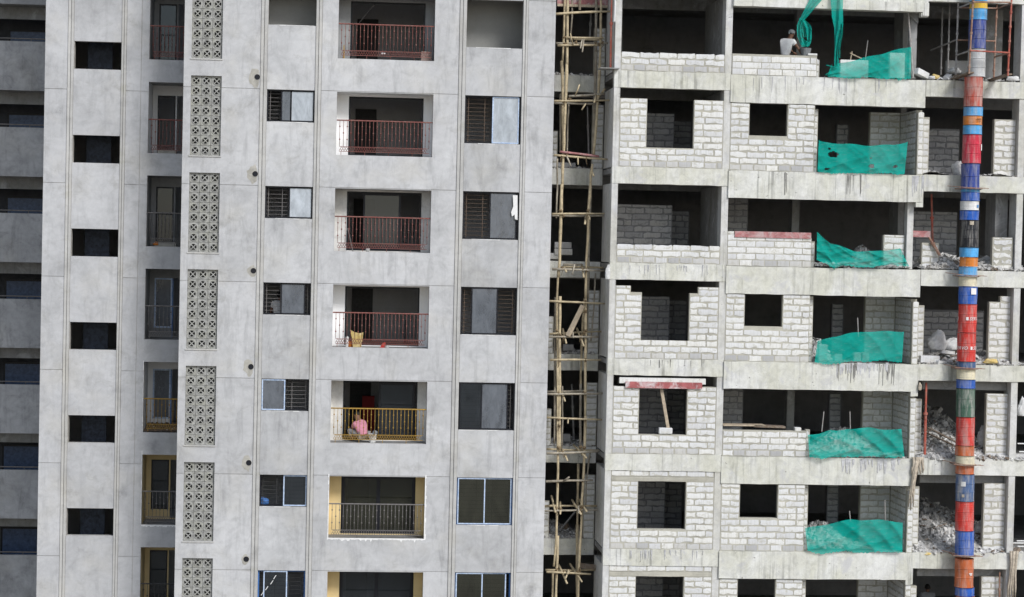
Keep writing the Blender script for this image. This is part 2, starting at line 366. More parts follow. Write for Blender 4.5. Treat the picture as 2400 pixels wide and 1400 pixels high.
# jali screens: 3 x 8 pierced cement blocks, a mesh shared by all
def jali_mesh():
    m = MB(); s = .307; h = s/2; n = 20; y0, y1 = 0, .07; ro, ri = .118, .098
    # square plate with round hole
    sq = []
    for i in range(n):
        a = 2*math.pi*(i+.5)/n; q = (h-.004)/max(abs(math.cos(a)), abs(math.sin(a))); sq.append((q*math.cos(a), q*math.sin(a)))
    ci = [(ro*math.cos(2*math.pi*(i+.5)/n), ro*math.sin(2*math.pi*(i+.5)/n)) for i in range(n)]
    cs = [(ri*math.cos(2*math.pi*(i+.5)/n), ri*math.sin(2*math.pi*(i+.5)/n)) for i in range(n)]
    for i in range(n):
        j = (i+1) % n
        m.face([(sq[i][0], .012, sq[i][1]), (sq[j][0], .012, sq[j][1]), (ci[j][0], .012, ci[j][1]), (ci[i][0], .012, ci[i][1])])
        m.face([(ci[i][0], .012, ci[i][1]), (ci[j][0], .012, ci[j][1]), (ci[j][0]*.985, -.004, ci[j][1]*.985), (ci[i][0]*.985, -.004, ci[i][1]*.985)])
        m.face([(ci[i][0]*.985, -.004, ci[i][1]*.985), (ci[j][0]*.985, -.004, ci[j][1]*.985), (cs[j][0], -.004, cs[j][1]), (cs[i][0], -.004, cs[i][1])])
        m.face([(cs[i][0], -.004, cs[i][1]), (cs[j][0], -.004, cs[j][1]), (cs[j][0], y1, cs[j][1]), (cs[i][0], y1, cs[i][1])])
        m.face([(sq[j][0], .012, sq[j][1]), (sq[i][0], .012, sq[i][1]), (sq[i][0], y1, sq[i][1]), (sq[j][0], y1, sq[j][1])])
    for sg in (1, -1):                      # the cross
        a = ri*.72; t = .014
        p = [(-a-t, -sg*a+sg*t*.0-t*sg), (-a+t, -sg*(a+t)), (a+t, sg*(a-t)), (a-t, sg*(a+t))]
        p = [(-a-t*.7, sg*(-a+t*.7)), (-a+t*.7, sg*(-a-t*.7)), (a+t*.7, sg*(a-t*.7)), (a-t*.7, sg*(a+t*.7))]
        if sg < 0: p = p[::-1]
        m.slab_poly(p, .0 + (0.001 if sg > 0 else .003), .05)
    for cx in (-1, 1):                      # raised corner fillets of the mould
        for cz in (-1, 1):
            m.slab_poly([(cx*.142, cz*.142), (cx*.142-cx*.045, cz*.142), (cx*.142, cz*.142-cz*.045)][::(1 if cx*cz < 0 else -1)], .002, .012)
    return m.mesh('jali_block', m_jali)
JM = jali_mesh()
for k in range(0, 7):
    x0, x1, z0, z1 = sh(JAL, k)
    sc = MB()
    sc.box(x0-.035, x1+.02, -.024, .05, z0-.045, z0-.002)
    s_ = sc.build('jali_screen', m_trim, APT)
    cw, ch = (x1-x0)/3, (z1-z0)/8
    for i in range(3):
        for j in range(8):
            place('jali_block', JM, s_, (x0+cw*(i+.5), .075+U(-.006, .006), z0+ch*(j+.5)), 0, (cw/.307, 1, ch/.307))
# balconies
bal_mat = [m_dull, m_white, m_patchy, m_white, m_patchy, m_yellow, m_yellow]
def baluster_mesh(mat, knots):
    m = MB(); m.tube([(0, 0, 0), (0, 0, .80)], .0085, 5)
    for z in knots: m.tube([(0, 0, z-.028), (0, 0, z-.012), (0, 0, z+.012), (0, 0, z+.028)], [.008, .021, .021, .008], 6)
    return m.mesh('baluster', mat, smooth=True)
BM = {}
def railing(x0, x1, zf, y, mat, parent, gap=.112, full=True):
    key = mat.name
    if key not in BM: BM[key] = (baluster_mesh(mat, (.22, .62)), baluster_mesh(mat, (.42,)))
    zr = zf+1.085
    m = MB(); m.tube([(x0, y, zr), (x1, y, zr-.004)], .021, 8)
    m.box(x0+.1, x1-.1, y-.008, y+.008, zf+.255, zf+.27); m.box(x0+.1, x1-.1, y-.008, y+.008, zf+.105, zf+.12)
    for q in range(int((x1-x0)/.75)+1):
        xp = x0+.15+q*.74
        if xp < x1: m.tube([(xp, y, zf+.005), (xp, y, zf+.11)], .009, 5)
    r = m.build('balcony_railing', mat, parent)
    nb = int((x1-x0-.2)/gap); st = (x1-x0-.2)/nb
    for i in range(nb+1): place('baluster', BM[key][i % 2], r, (x0+.1+i*st, y, zf+.27))
    s = MB()
    k = int((x1-x0-.24)/.075)
    for row in (0, 1):                       # scrollwork: two rows of little scales
        for i in range(k):
            cx = x0+.13+i*.075+row*.0375; z = zf+.125+row*.065
            s.tube([(cx+.037*math.cos(a), y, z+.058*math.sin(a)) for a in [math.pi*j/5 for j in range(6)]], .0065, 4, False)
    s.build('scroll_band', mat, r)
    return r
rail_mat = [m_red, m_red, m_red, m_red, m_gold, m_grey, m_grey]
DOOR = (.115, 2.475, 5.75, 7.615)
for k in range(0, 8):
    kk = min(k, 6); x0, x1, z0, z1 = sh(BAL, k); bm_ = bal_mat[kk]
    MB().box(x0+.001, x1-.001, .0015, .89, z0-.12, z0-.003).build('balcony_floor', m_slab, APT)
    MB().grid(x0-.2, x1+.2, z0-.002, z1+.1, .90, 1.05, [sh(DOOR, k)]).build('balcony_back_wall', bm_, APT)
    MB().box(x0-.16, x0-.001, .2425, .899, z0-.1, z1+.1).build('balcony_side_wall', bm_, APT)
    MB().box(x1+.001, x1+.16, .2425, .899, z0-.1, z1+.1).build('balcony_side_wall', bm_, APT)
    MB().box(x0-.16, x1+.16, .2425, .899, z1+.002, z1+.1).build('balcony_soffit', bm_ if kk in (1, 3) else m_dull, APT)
    if k > 6: continue
    railing(x0+.005, x1-.005, z0, .07, rail_mat[kk], APT)
    dx0, dx1, dz0, dz1 = sh(DOOR, k)
    fr = MB(); t = .05
    fr.box(dx0, dx0+t, .95, 1.01, dz0, dz1); fr.box(dx1-t, dx1, .95, 1.01, dz0, dz1); fr.box(dx0+t, dx1-t, .95, 1.01, dz1-t, dz1); fr.box(dx0+t, dx1-t, .95, 1.01, dz0, dz0+t)
    mids = {0: (), 1: (), 2: ((.22, .72, m_pane),), 3: (), 4: ((.48, .96, m_pane),), 5: ((.02, .5, m_paneo), (.5, .98, m_paneo)), 6: ((.02, .5, m_pane), (.5, .98, m_pane))}[k]
    d = fr.build('balcony_door', m_black, APT)
    for a, b, mt in mids:
        xa, xb = dx0+(dx1-dx0)*a, dx0+(dx1-dx0)*b
        s = MB(); s.box(xa, xa+.06, .92, .9495, dz0+t, dz1-t); s.box(xb-.06, xb, .92, .9495, dz0+t, dz1-t); s.box(xa+.06, xb-.06, .92, .9495, dz1-t-.06, dz1-t); s.box(xa+.06, xb-.06, .92, .9495, dz0+t, dz0+t+.07)
        s.build('sash', m_black, d)
        MB().box(xa+.06, xb-.06, .933, .939, dz0+t+.07, dz1-t-.06).build('pane', mt, d)
    # inner doorway of the living room, seen dark at the back
    MB().box(.35, 1.05, 4.64, 4.70, z0, z0+1.75).build('inner_door', m_darkst, APT)
# windows
def window(x0, x1, z0, z1, y, panes, frame, grille, parent, gm=m_grey, bars=(0, 1)):
    f = MB(); t = .045
    f.box(x0, x0+t, y, y+.06, z0, z1); f.box(x1-t, x1, y, y+.06, z0, z1); f.box(x0+t, x1-t, y, y+.06, z1-t, z1); f.box(x0+t, x1-t, y, y+.06, z0, z0+t)
    wn = f.build('window', frame, parent)
    W = x1-x0
    for a, b, mt, fm in panes:
        xa, xb = x0+W*a, x0+W*b; q = .035; yy = y+(.006 if a < .4 else -.012)
        xa = max(xa, x0+.004); xb = min(xb, x1-.004); za, zb = z0+.02, z1-.02; yy = y-.031 if a >= .3 else y-.0635
        s = MB(); s.box(xa, xa+q, yy, yy+.03, za, zb); s.box(xb-q, xb, yy, yy+.03, za, zb); s.box(xa+q, xb-q, yy, yy+.03, zb-q, zb); s.box(xa+q, xb-q, yy, yy+.03, za, za+q)
        s.build('sash', fm, wn)
        MB().box(xa+q, xb-q, yy+.012, yy+.018, za+q, zb-q).build('pane', mt, wn)
    if grille:
        gb = MB(); n = int((z1-z0)/.12)
        for i in range(1, n): gb.tube([(x0+.02+W*bars[0], y+.10, z0+(z1-z0)*i/n), (x0-.02+W*bars[1], y+.10, z0+(z1-z0)*i/n)], .007, 5)
        for a in (.07, .36, .64, .93):
            if bars[0] < a < bars[1]: gb.box(x0+W*a-.009, x0+W*a+.009, y+.0905, y+.0925, z0+.01, z1-.01)
        gb.build('grille', gm, wn)
    return wn
wa = {1: ([(.30, .52, m_dusty, m_black), (.49, .99, m_milky, m_black)], m_black, m_grey),
      2: ([(.5, .99, m_milky, m_black)], m_black, m_grey),
      3: ([(.37, .88, m_dusty, m_black)], m_black, m_grey),
      4: ([(.01, .5, m_dusty, m_film)], m_black, m_grey),
      5: ([(.5, .99, m_pane, m_film)], m_black, m_darkst),
      6: ([(.12, .62, m_pane, m_film)], m_blue, m_darkst)}
wb = {1: ([(.49, .965, m_milky, m_film)], m_black, m_brown),
      2: ([(.48, .96, m_dusty, m_black)], m_black, m_brown),
      3: ([(.19, .66, m_dusty, m_black)], m_black, m_brown),
      4: ([(.02, .42, m_pane, m_black), (.40, .88, m_dusty, m_black)], m_black, m_grey),
      5: ([(.02, .51, m_paneo, m_film), (.49, .98, m_paneo, m_film)], m_blue, m_darkst),
      6: ([(.02, .50, m_paneo, m_film), (.46, .92, m_paneo, m_film)], m_blue, m_darkst)}
for k in range(1, 7):
    for W, cfg in ((W1, wa), (W2, wb)):
        x0, x1, z0, z1 = sh(W, k); p, f, gm = cfg[k]
        window(x0, x1, z0, z1, .10, p, f, True, APT, gm)
ft = MB(); q = [at(x, y, .02) for x, y in ((1202, 458), (1213, 458), (1213, 516), (1207, 514), (1206, 503), (1200, 508), (1198, 498), (1203, 484))]; ft.slab_poly([(c.x, c.z) for c in q][::-1], .02, .024); ft.build('torn_film', m_paintw, APT)
tp = MB()
for x, y in ((612, 1396), (622, 1384), (634, 1370), (641, 1358)):
    c, e = at(x, y, .0), at(x+6, y-9, .0); tp.slab_poly([(c.x-.012, c.z), (c.x+.012, c.z), (e.x+.012, e.z), (e.x-.012, e.z)], .03, .034)
tp.build('tape', m_paintw, APT)
for k in range(0, 7):                         # ragged white putty along the sills
    for W in (W1, W2):
        x0, x1, z0, z1 = sh(W, k); m = MB(); x = x0+U(0, .5)
        e = x1-U(0, .5)
        while x < e:
            q = min(e, x+U(.06, .2)); m.box(x, q, -.004, .004, z0-U(.004, .022), z0+.004); x = q
        m.build('sill_putty', m_paintw, APT)
# drain holes with their patches
for k in range(-1, 6):
    p = at([603, 598, 594, 588, 583, 577][k] if k >= 0 else 606, [181, 408, 635, 860, 1085, 1311][k] if k >= 0 else -45, 0)
    pr = [1.0, .9, .45, .8, .75, .25][k] if k >= 0 else .5
    ol = []
    for i in range(18):
        a = 2*math.pi*i/18; q = (.10 + .16*pr*(1 if math.cos(a) < .2 else .55))*U(.75, 1.1)
        ol.append((p.x-.05*pr + min(q*math.cos(a), .1), p.z - .01 + q*1.25*math.sin(a)))
    h = MB().slab_poly(ol, -.004, .0).build('cement_patch', m_patch, APT)
    ring = MB()
    for i in range(16):
        a, b = 2*math.pi*i/16, 2*math.pi*(i+1)/16; f = lambda an, r, y: (p.x+r*math.cos(an), y, p.z+r*math.sin(an))
        ring.face([f(a, .098, -.012), f(b, .098, -.012), f(b, .088, -.012), f(a, .088, -.012)])
        ring.face([f(a, .088, -.012), f(b, .088, -.012), f(b, .088, .0), f(a, .088, .0)])
        ring.face([f(b, .098, -.012), f(a, .098, -.012), f(a, .098, -.003), f(b, .098, -.003)])
    ring.cur = 1; ring.face([f(2*math.pi*i/16, .088, -.0055) for i in range(16)])  # black disc stands in for the shade inside the hole
    ring.build('drain_pipe', [m_patch, m_black], APT)
# white paint runs round the yellow balconies
def paint_run(x0, x1, z, y, amp=.07, top=.02):
    m = MB(); x = x0; pts = [(x0, z+top), ]
    lo = []
    while x < x1: lo.append((x, z-U(.015, .04)-(amp*R() if R() < .2 else 0))); x += U(.02, .06)
    lo.append((x1, z-.02))
    for i in range(len(lo)-1): m.slab_poly([lo[i], lo[i+1], (lo[i+1][0], z+top), (lo[i][0], z+top)], y, y+.004)
    return m.build('paint_run', m_paintw, APT)
paint_run(-.3, 2.78, 5.72-15, -.0042, .1); 
m = MB(); z = 5.72-15
while z < 7.68-15:
    q = z+U(.05, .2); m.box(2.735, 2.745+U(.01, .05), -.004, .0, z, q); m.box(-.275-U(0, .03), -.262, -.004, 0, z, q); z = q
m.build('paint_run', m_paintw, APT)

# ---- set-back wing of the same tower
Y2 = 2.5; LW = (-8.665, -7.185, 5.365, 6.25); LB = (-6.30, -4.99, 5.73, 8.01)
ops = [sh(o, k) for k in KS for o in (LW, LB)]
MB().grid(-9.588, -5.001, ZB, ZT, Y2+.02, Y2+.24, ops).build('wall_core', m_trim, APT)
for k in KS:
    zb, zt = J-3*k+.009, J+3-3*k-.009
    panel(-9.59, -8.882, zb, zt, [], m_wing, Y2, Y2+.0195); panel(-7.018, -6.56, zb, zt, [], m_wing, Y2, Y2+.0195)
    panel(-6.54, -5.001, zb, zt, [sh(LB, q) for q in (k-1, k, k+1)], m_wing, Y2, Y2+.0195)
    panel(-8.688, -7.182, LW[3]-3*(k+1), LW[2]-3*k, [], m_wing, Y2+.003, Y2+.0195, 'spandrel')
for xa, xb in ((-8.87, -8.79), (-8.772, -8.695), (-7.176, -7.11), (-7.094, -7.03)):
    MB().box(xa, xb, Y2-.028, Y2+.0195, ZB, ZT).build('pilaster_rib', m_trim, APT)
MB().box(-9.588, -9.4, Y2+.242, 9, ZB, ZT).build('side_wall', m_wing, APT)
for x in (-6.95,): MB().box(x-.06, x+.06, Y2+.2425, 9, ZB, ZT).build('partition_wall', m_room, APT)
MB().box(-9.4, -4.8, 7.0, 7.2, ZB, ZT).build('back_wall', m_room, APT)
for k in range(0, 6):                        # lift lobby doors seen in the dark openings
    z = 5.70-3*k
    MB().box(-8.42, -7.62, 3.9, 3.96, z-1.0, z+1.1).build('inner_door', flat('blue_door', (.045, .058, .09), .5, .5) if k == 0 else bpy.data.materials['blue_door'], APT)
    MB().box(-8.664, -8.6635, Y2, Y2+.2, LW[2]-3*k, LW[3]-3*k).build('painted_reveal', m_patch, APT)
wing_mat = [m_dull, m_white, m_dull, m_dull, m_white, m_yellow, m_yellow]
for k in range(0, 7):
    x0, x1, z0, z1 = sh(LB, k); wm = wing_mat[k]
    MB().box(x0+.002, x1, Y2+.0015, Y2+1.5, z0-.12, z0-.003).build('balcony_floor', m_slab, APT)
    MB().box(x0-.14, x0-.001, Y2+.2425, Y2+1.5, z0-.1, z1+.1).build('balcony_side_wall', wm, APT)
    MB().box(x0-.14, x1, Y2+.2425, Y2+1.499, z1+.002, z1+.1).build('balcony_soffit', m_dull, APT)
    dz = z0+(.32 if k > 2 else .02)
    MB().grid(x0-.14, x1+.2, z0-.002, z1+.1, Y2+1.502, Y2+1.64, [(-6.14, -5.56, dz, z1-.32), (-5.52, -4.85, z0+.02, z1-.32)]).build('balcony_back_wall', wm, APT)
    fm = m_film if k in (3, 4) else m_black
    d = MB(); a, b = -6.14, -5.56; yy = Y2+1.50
    d.box(a, a+.05, yy, yy+.05, dz, z1-.32); d.box(b-.05, b, yy, yy+.05, dz, z1-.32); d.box(a+.05, b-.05, yy, yy+.05, z1-.37, z1-.32); d.box(a+.05, b-.05, yy, yy+.05, dz, dz+.05)
    d = d.build('balcony_door', fm, APT)
    if k != 1: MB().box(a+.05, b-.05, yy+.02, yy+.026, dz+.05, z1-.37).build('pane', m_dusty if k in (3, 4) else m_pane, d)
    if k in (3, 4): MB().box(-5.555, -5.525, yy-.03, yy+.02, z0+.01, z1-.33).build('blue_strip', m_blue, d)
    railing(x0+.01, x1-.02, z0, Y2+.07, [m_red, m_red, m_grey, m_grey, m_gold, m_grey, m_darkst][k], APT)
m = MB(); x = LB[0]
while x < -5.02: q = x+U(.02, .06); m.box(x, q, Y2-.004, Y2, 5.73-15-U(.02, .07), 5.73-15+.01); x = q
m.build('paint_run', m_paintw, APT)
for k in (4, 5):
    m = MB(); z = LB[2]-3*k
    while z < LB[3]-3*k: q = z+U(.05, .2); m.box(LB[0]-U(.006, .022), LB[0]-.001, Y2-.004, Y2, z, q); z = q
    m.build('paint_run', m_paintw, APT)

# ================================================================ FAR RECESSED BUILDING at the left edge
FAR = thing('recessed_building', 'dark grey building with deep balconies set back at the left edge', 'building', (-12, 10, GZ))
YF = 8.6
m_farin = flat('shaded_raw_wall', (.07, .072, .08), .9, .3, 2, per_object=False)  # wall colour taken near black to imitate the shade of the deep balconies
for k in range(-1, 9):
    zb, zt = 5.05-3*k, 6.76-3*k
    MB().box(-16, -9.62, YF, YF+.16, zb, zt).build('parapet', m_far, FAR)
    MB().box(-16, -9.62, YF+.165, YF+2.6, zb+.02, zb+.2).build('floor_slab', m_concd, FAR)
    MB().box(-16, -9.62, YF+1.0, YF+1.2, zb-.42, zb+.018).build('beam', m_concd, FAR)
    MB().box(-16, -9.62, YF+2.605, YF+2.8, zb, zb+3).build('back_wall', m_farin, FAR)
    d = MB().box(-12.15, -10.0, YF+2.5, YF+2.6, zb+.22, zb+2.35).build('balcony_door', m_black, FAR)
    MB().box(-12.08, -10.07, YF+2.48, YF+2.499, zb+.3, zb+2.28).build('pane', flat('blue_pane', (.07, .105, .19), .3, .3) if k < 0 else bpy.data.materials['blue_pane'], d)
    r = MB().tube([(-16, YF+.08, zt+.1), (-9.62, YF+.08, zt+.1)], .022, 6)
    for q in range(6): r.tube([(-15.5+q*1.13, YF+.08, zt-.02), (-15.5+q*1.13, YF+.08, zt+.1)], .014, 5)
    r.build('handrail', m_grey, FAR)

# ================================================================ UNFINISHED BUILDING
UNF = thing('unfinished_building', 'unfinished concrete frame building with raw beams and open storeys', 'building', (15, 4, GZ))
YR = -.55
def beam_mesh(x0, x1, y0, y1, z0, z1, mat, name='beam', wob=.008):
    """a cast beam: front face subdivided and slightly out of true"""
    m = MB(); n = max(2, int((x1-x0)/.3)); P = []
    for j in range(4):
        row = []
        for i in range(n+1):
            edge = j in (0, 3)
            row.append((x0+(x1-x0)*i/n, y0+U(-wob, wob)*.6, z0+(z1-z0)*j/3+(U(-wob, wob) if edge else 0)))
        P.append(row)
    for j in range(3):
        for i in range(n): m.face([P[j][i], P[j][i+1], P[j+1][i+1], P[j+1][i]])
    for i in range(n):
        a, b = P[3][i], P[3][i+1]; m.face([a, b, (b[0], y1, z1), (a[0], y1, z1)])
        a, b = P[0][i], P[0][i+1]; m.face([b, a, (a[0], y1, z0), (b[0], y1, z0)])
    for xx, i in ((x0, 0), (x1, n)):
        q = [P[j][i] for j in range(4)] + [(xx, y1, z1), (xx, y1, z0)]
        m.face(q if xx == x1 else q[::-1])
    m.face([(x1, y1, z0), (x0, y1, z0), (x0, y1, z1), (x1, y1, z1)])
    return m.build(name, mat, UNF)
ROWS = range(-1, 8)
for k in ROWS:
    d = -3*k
    beam_mesh(8.35, 12.03, YR-.01, YR+.3, 5.035+d, 5.56+d, m_conc)
    if k % 2 == 1:                            # every second balcony edge is cast a little further out
        beam_mesh(12.033, 18.28, YR-.06, YR+.3, 4.67+d, 5.53+d, m_conc)
        beam_mesh(18.05, 18.28, YR-.06, YR+.2, 4.52+d, 4.667+d, m_conc, 'beam_end')
    elif k == -1: pass
    else: beam_mesh(12.033, 18.27, YR-.03, YR+.3, 4.665+d, 5.53+d, m_conc)
    beam_mesh(18.29, 26.5, YR-.02, YR+.3, 5.03+d, 5.55+d, m_conc)
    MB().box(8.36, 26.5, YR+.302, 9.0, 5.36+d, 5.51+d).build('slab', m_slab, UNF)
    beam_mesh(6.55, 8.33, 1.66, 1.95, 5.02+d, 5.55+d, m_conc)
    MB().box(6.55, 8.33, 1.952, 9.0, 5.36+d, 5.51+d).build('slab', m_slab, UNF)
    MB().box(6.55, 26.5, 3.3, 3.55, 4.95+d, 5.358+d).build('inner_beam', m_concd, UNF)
    # columns of this storey stand on beam k and run up to beam k-1
    z0, z1 = 5.561+d, 8.034+d
    beam_mesh(8.35, 8.545, YR, 1.6, z0, z1, m_col, 'column', .006)
    beam_mesh(11.835, 12.05, YR+.01, YR+.6, z0, z1 if k % 2 else z1, m_col, 'column', .006)
    beam_mesh(21.335, 21.545, YR+.01, YR+.7, 5.551+d, z1-.006, m_col, 'column', .006)
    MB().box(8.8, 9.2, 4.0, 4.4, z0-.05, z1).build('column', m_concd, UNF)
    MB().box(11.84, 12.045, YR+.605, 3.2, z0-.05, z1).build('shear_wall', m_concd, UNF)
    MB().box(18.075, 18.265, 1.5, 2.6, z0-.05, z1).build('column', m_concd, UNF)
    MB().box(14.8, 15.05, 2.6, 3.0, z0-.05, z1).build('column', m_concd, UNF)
# the cast strip over the topmost balcony and the drop bracket at its end
beam_mesh(12.033, 18.27, YR-.03, YR+.3, 7.97, 8.6, m_conc)
beam_mesh(12.06, 18.29, YR-.10, YR+.25, 7.675, 7.955, m_conc)
beam_mesh(18.09, 18.29, YR-.10, YR+.2, 7.555, 7.672, m_conc, 'beam_end')
MB().slab_poly([(17.7, 7.67), (18.08, 7.35), (18.08, 7.67)], -.2, .1).build('bracket', m_concd, UNF)
MB().box(17.86, 18.08, -.1, .15, 5.55, 7.67).build('column', m_concd, UNF)
MB().box(17.86, 18.06, -.35, .0, 5.55-6, 7.67-6).build('column', m_col, UNF)
MB().box(6.4, 26.5, 9.002, 9.2, GZ, 14).build('back_wall', m_mortin, UNF); MB().box(26.502, 26.7, YR, 9.2, GZ, 14).build('side_wall', m_mortin, UNF)
MB().box(20.75, 21.3, 1.2, 2.2, 5.55, 8.03).build('column', m_concd, UNF)
MB().box(20.9, 21.3, .2, 1.2, 5.55-6, 8.03-6).build('column', m_concd, UNF)

m_run = flat('cement_run', (.50, .50, .51), .95, .25, 8); m_drip = flat('dark_drip', (.25, .245, .23), .95, .3, 8)
def runs(x0, x1, y, ln, n, mat, Y=YR-.07, wd=.02):
    m = MB()
    for _ in range(n):
        a = U(x0, x1); p = at(a, y+U(-1, 3), Y); L = ln*U(.3, 1)*.0134; q = wd*U(.4, 1.3); j = U(-.02, .02)
        m.slab_poly([(p.x-q*.25+j, p.z-L), (p.x+q*.25+j, p.z-L*.97), (p.x+q*.6+j*.6, p.z-L*.5), (p.x+q, p.z), (p.x-q, p.z), (p.x-q*.6+j*.6, p.z-L*.55)], Y-U(0, .008), Y+.02)
    return tag(m.build('cement_run', mat, UNF), kind='stuff')
runs(1962, 2012, 853, 48, 14, m_drip, YR-.068, .017); runs(2060, 2102, 853, 52, 12, m_drip, YR-.068, .017); runs(1950, 2110, 851, 34, 26, m_run, YR-.066, .05)
runs(1965, 2115, 1075, 36, 26, m_run, YR-.038, .05); runs(2138, 2168, 412, 58, 10, m_run, YR-.066, .03); runs(1985, 2030, 409, 56, 8, m_drip, YR-.068, .012); runs(1838, 1845, 404, 62, 5, m_drip, YR-.068, .014)
runs(1460, 1680, 621, 30, 16, m_run, YR-.019, .014); runs(1450, 1660, 1289, 28, 22, m_run, YR-.019, .016); runs(1720, 2100, 180, 40, 18, m_run, YR-.038, .013); runs(1480, 1660, 843, 24, 10, m_drip, YR-.019, .008)
# ---- block walls
def block_mesh(L, H=.2, var=1.0, seed=0):
    rd = random.Random(seed*977+int(L*1000)); u = lambda a, b: a+(b-a)*rd.random()
    a, h = L/2-.006, H/2-.006; pts = []
    nx = max(2, int(L/.13))
    e = lambda: u(0, .013)*var if rd.random() < .6 else u(.006, .032)*var
    c = .012*var
    for i in range(nx+1):
        x = -a+2*a*i/nx; x = max(-a+c, min(a-c, x)); pts.append((x+u(-.01, .01)*(0 < i < nx), -h+e()))
    pts.append((a-e()*.8, u(-.03, .03)))
    for i in range(nx+1):
        x = a-2*a*i/nx; x = max(-a+c, min(a-c, x)); pts.append((x+u(-.01, .01)*(0 < i < nx), h-e()))
    pts.append((-a+e()*.8, u(-.03, .03)))
    m = MB(); m.slab_poly(pts, -.011, .02); return m
BL = {}
def get_block(L, mat, var=1.0, nvar=6):
    q = max(.1, round(L/.05)*.05); s = random.randrange(nvar); key = (round(q, 2), s, mat.name, var)
    if key not in BL: BL[key] = block_mesh(q, .2, var, s).mesh('block', mat)
    return BL[key], q
def block_wall(label, rects, yf, th=.2, ops=(), axis='x', xf=None, mat=m_block, mort=m_mortar, foot=True, var=1.0, neat=False, L=.6, core_back=0, group='infill block walls', footmat=None):
    """rects: (a0, a1, z0, z1) along x (or along y with axis='y', faces -x at x = xf)"""
    a0 = min(r[0] for r in rects); a1 = max(r[1] for r in rects); z0 = min(r[2] for r in rects); z1 = max(r[3] for r in rects)
    base = ((a0+a1)/2, yf+th/2, z0) if axis == 'x' else (xf+th/2, (a0+a1)/2, z0)
    t = thing('block_wall', label, 'wall', base, group)
    xs = sorted({v for r in rects for v in r[:2]} | {v for o in ops for v in o[:2]}); zs = sorted({v for r in rects for v in r[2:]} | {v for o in ops for v in o[2:]})
    holes = []
    for i in range(len(xs)-1):
        for j in range(len(zs)-1):
            cx, cz = (xs[i]+xs[i+1])/2, (zs[j]+zs[j+1])/2
            if not any(r[0] < cx < r[1] and r[2] < cz < r[3] for r in rects) or any(o[0] < cx < o[1] and o[2] < cz < o[3] for o in ops): holes.append((xs[i], xs[i+1], zs[j], zs[j+1]))
    c = MB().grid(a0, a1, z0, z1, 0, th, holes)
    if axis == 'x': c.v = [(x, yf+y, z) for x, y, z in c.v]
    else: c.v = [(xf+y, a1+a0-x, z) for x, y, z in c.v]; 
    if axis == 'y':                           # mirrored along the run so that the face still looks to -x
        pass
    c.build('mortar_bed', mort, t)
    z = z0; row = 0
    while z < z1-.06:
        H = .2; 
        if z+H > z1+.05: H = z1-z
        zc = z+H/2
        first = (row == 0 and foot); ll = .40 if first else L
        # solid intervals on this course
        iv = [(r[0], r[1]) for r in rects if r[2]-.01 <= zc <= r[3]+.01]
        iv.sort(); mg = []
        for s in iv:
            if mg and s[0] <= mg[-1][1]+.001: mg[-1] = (mg[-1][0], max(mg[-1][1], s[1]))
            else: mg.append(s)
        for o in ops:
            if o[2]-.04 < zc < o[3]+.04:
                mg2 = []
                for s in mg:
                    if o[1] <= s[0] or o[0] >= s[1]: mg2.append(s); continue
                    if o[0] > s[0]: mg2.append((s[0], o[0]))
                    if o[1] < s[1]: mg2.append((o[1], s[1]))
                mg = mg2
        for s0, s1 in mg:
            x = s0+.004; offs = 0 if (row % 2 == 0) else ll/2
            if not neat: offs += U(-.06, .06)
            nxt = s0+(offs if offs > .12 else ll+offs)
            while x < s1-.07:
                e = min(nxt, s1-.004)
                if s1-e < .12: e = s1-.004
                if R() < .12 and e-x > .45 and not neat: e = x+(e-x)*U(.4, .6)
                if e-x > .06:
                    me, q = get_block(e-x, (footmat or m_blockg) if (first and R() < .8) else mat, (1.55 if not first else 1.15)*var)
                    pr = U(-.003, .006)
                    if axis == 'x': o = place('block', me, t, ((x+e)/2, yf+pr, zc), 0, ((e-x)/q, 1, H/.2))
                    else: o = place('block', me, t, (xf+pr, a1+a0-(x+e)/2, zc), -math.pi/2, ((e-x)/q, 1, H/.2))
                x = e+.0005; nxt = x+ll*(1 if neat else U(.93, 1.05))
        z += H; row += 1
    return t
ORD = ['top storey in view', 'second storey from the top', 'third storey from the top', 'fourth storey from the top', 'fifth storey from the top', 'sixth storey from the top', 'bottom storey in view']
XR0, XR1, WR0, WR1 = 8.552, 11.828, 9.40, 10.925
XM0, XM1, WM0, WM1 = 12.056, 14.745, 12.66, 13.875
yw = YR+.012
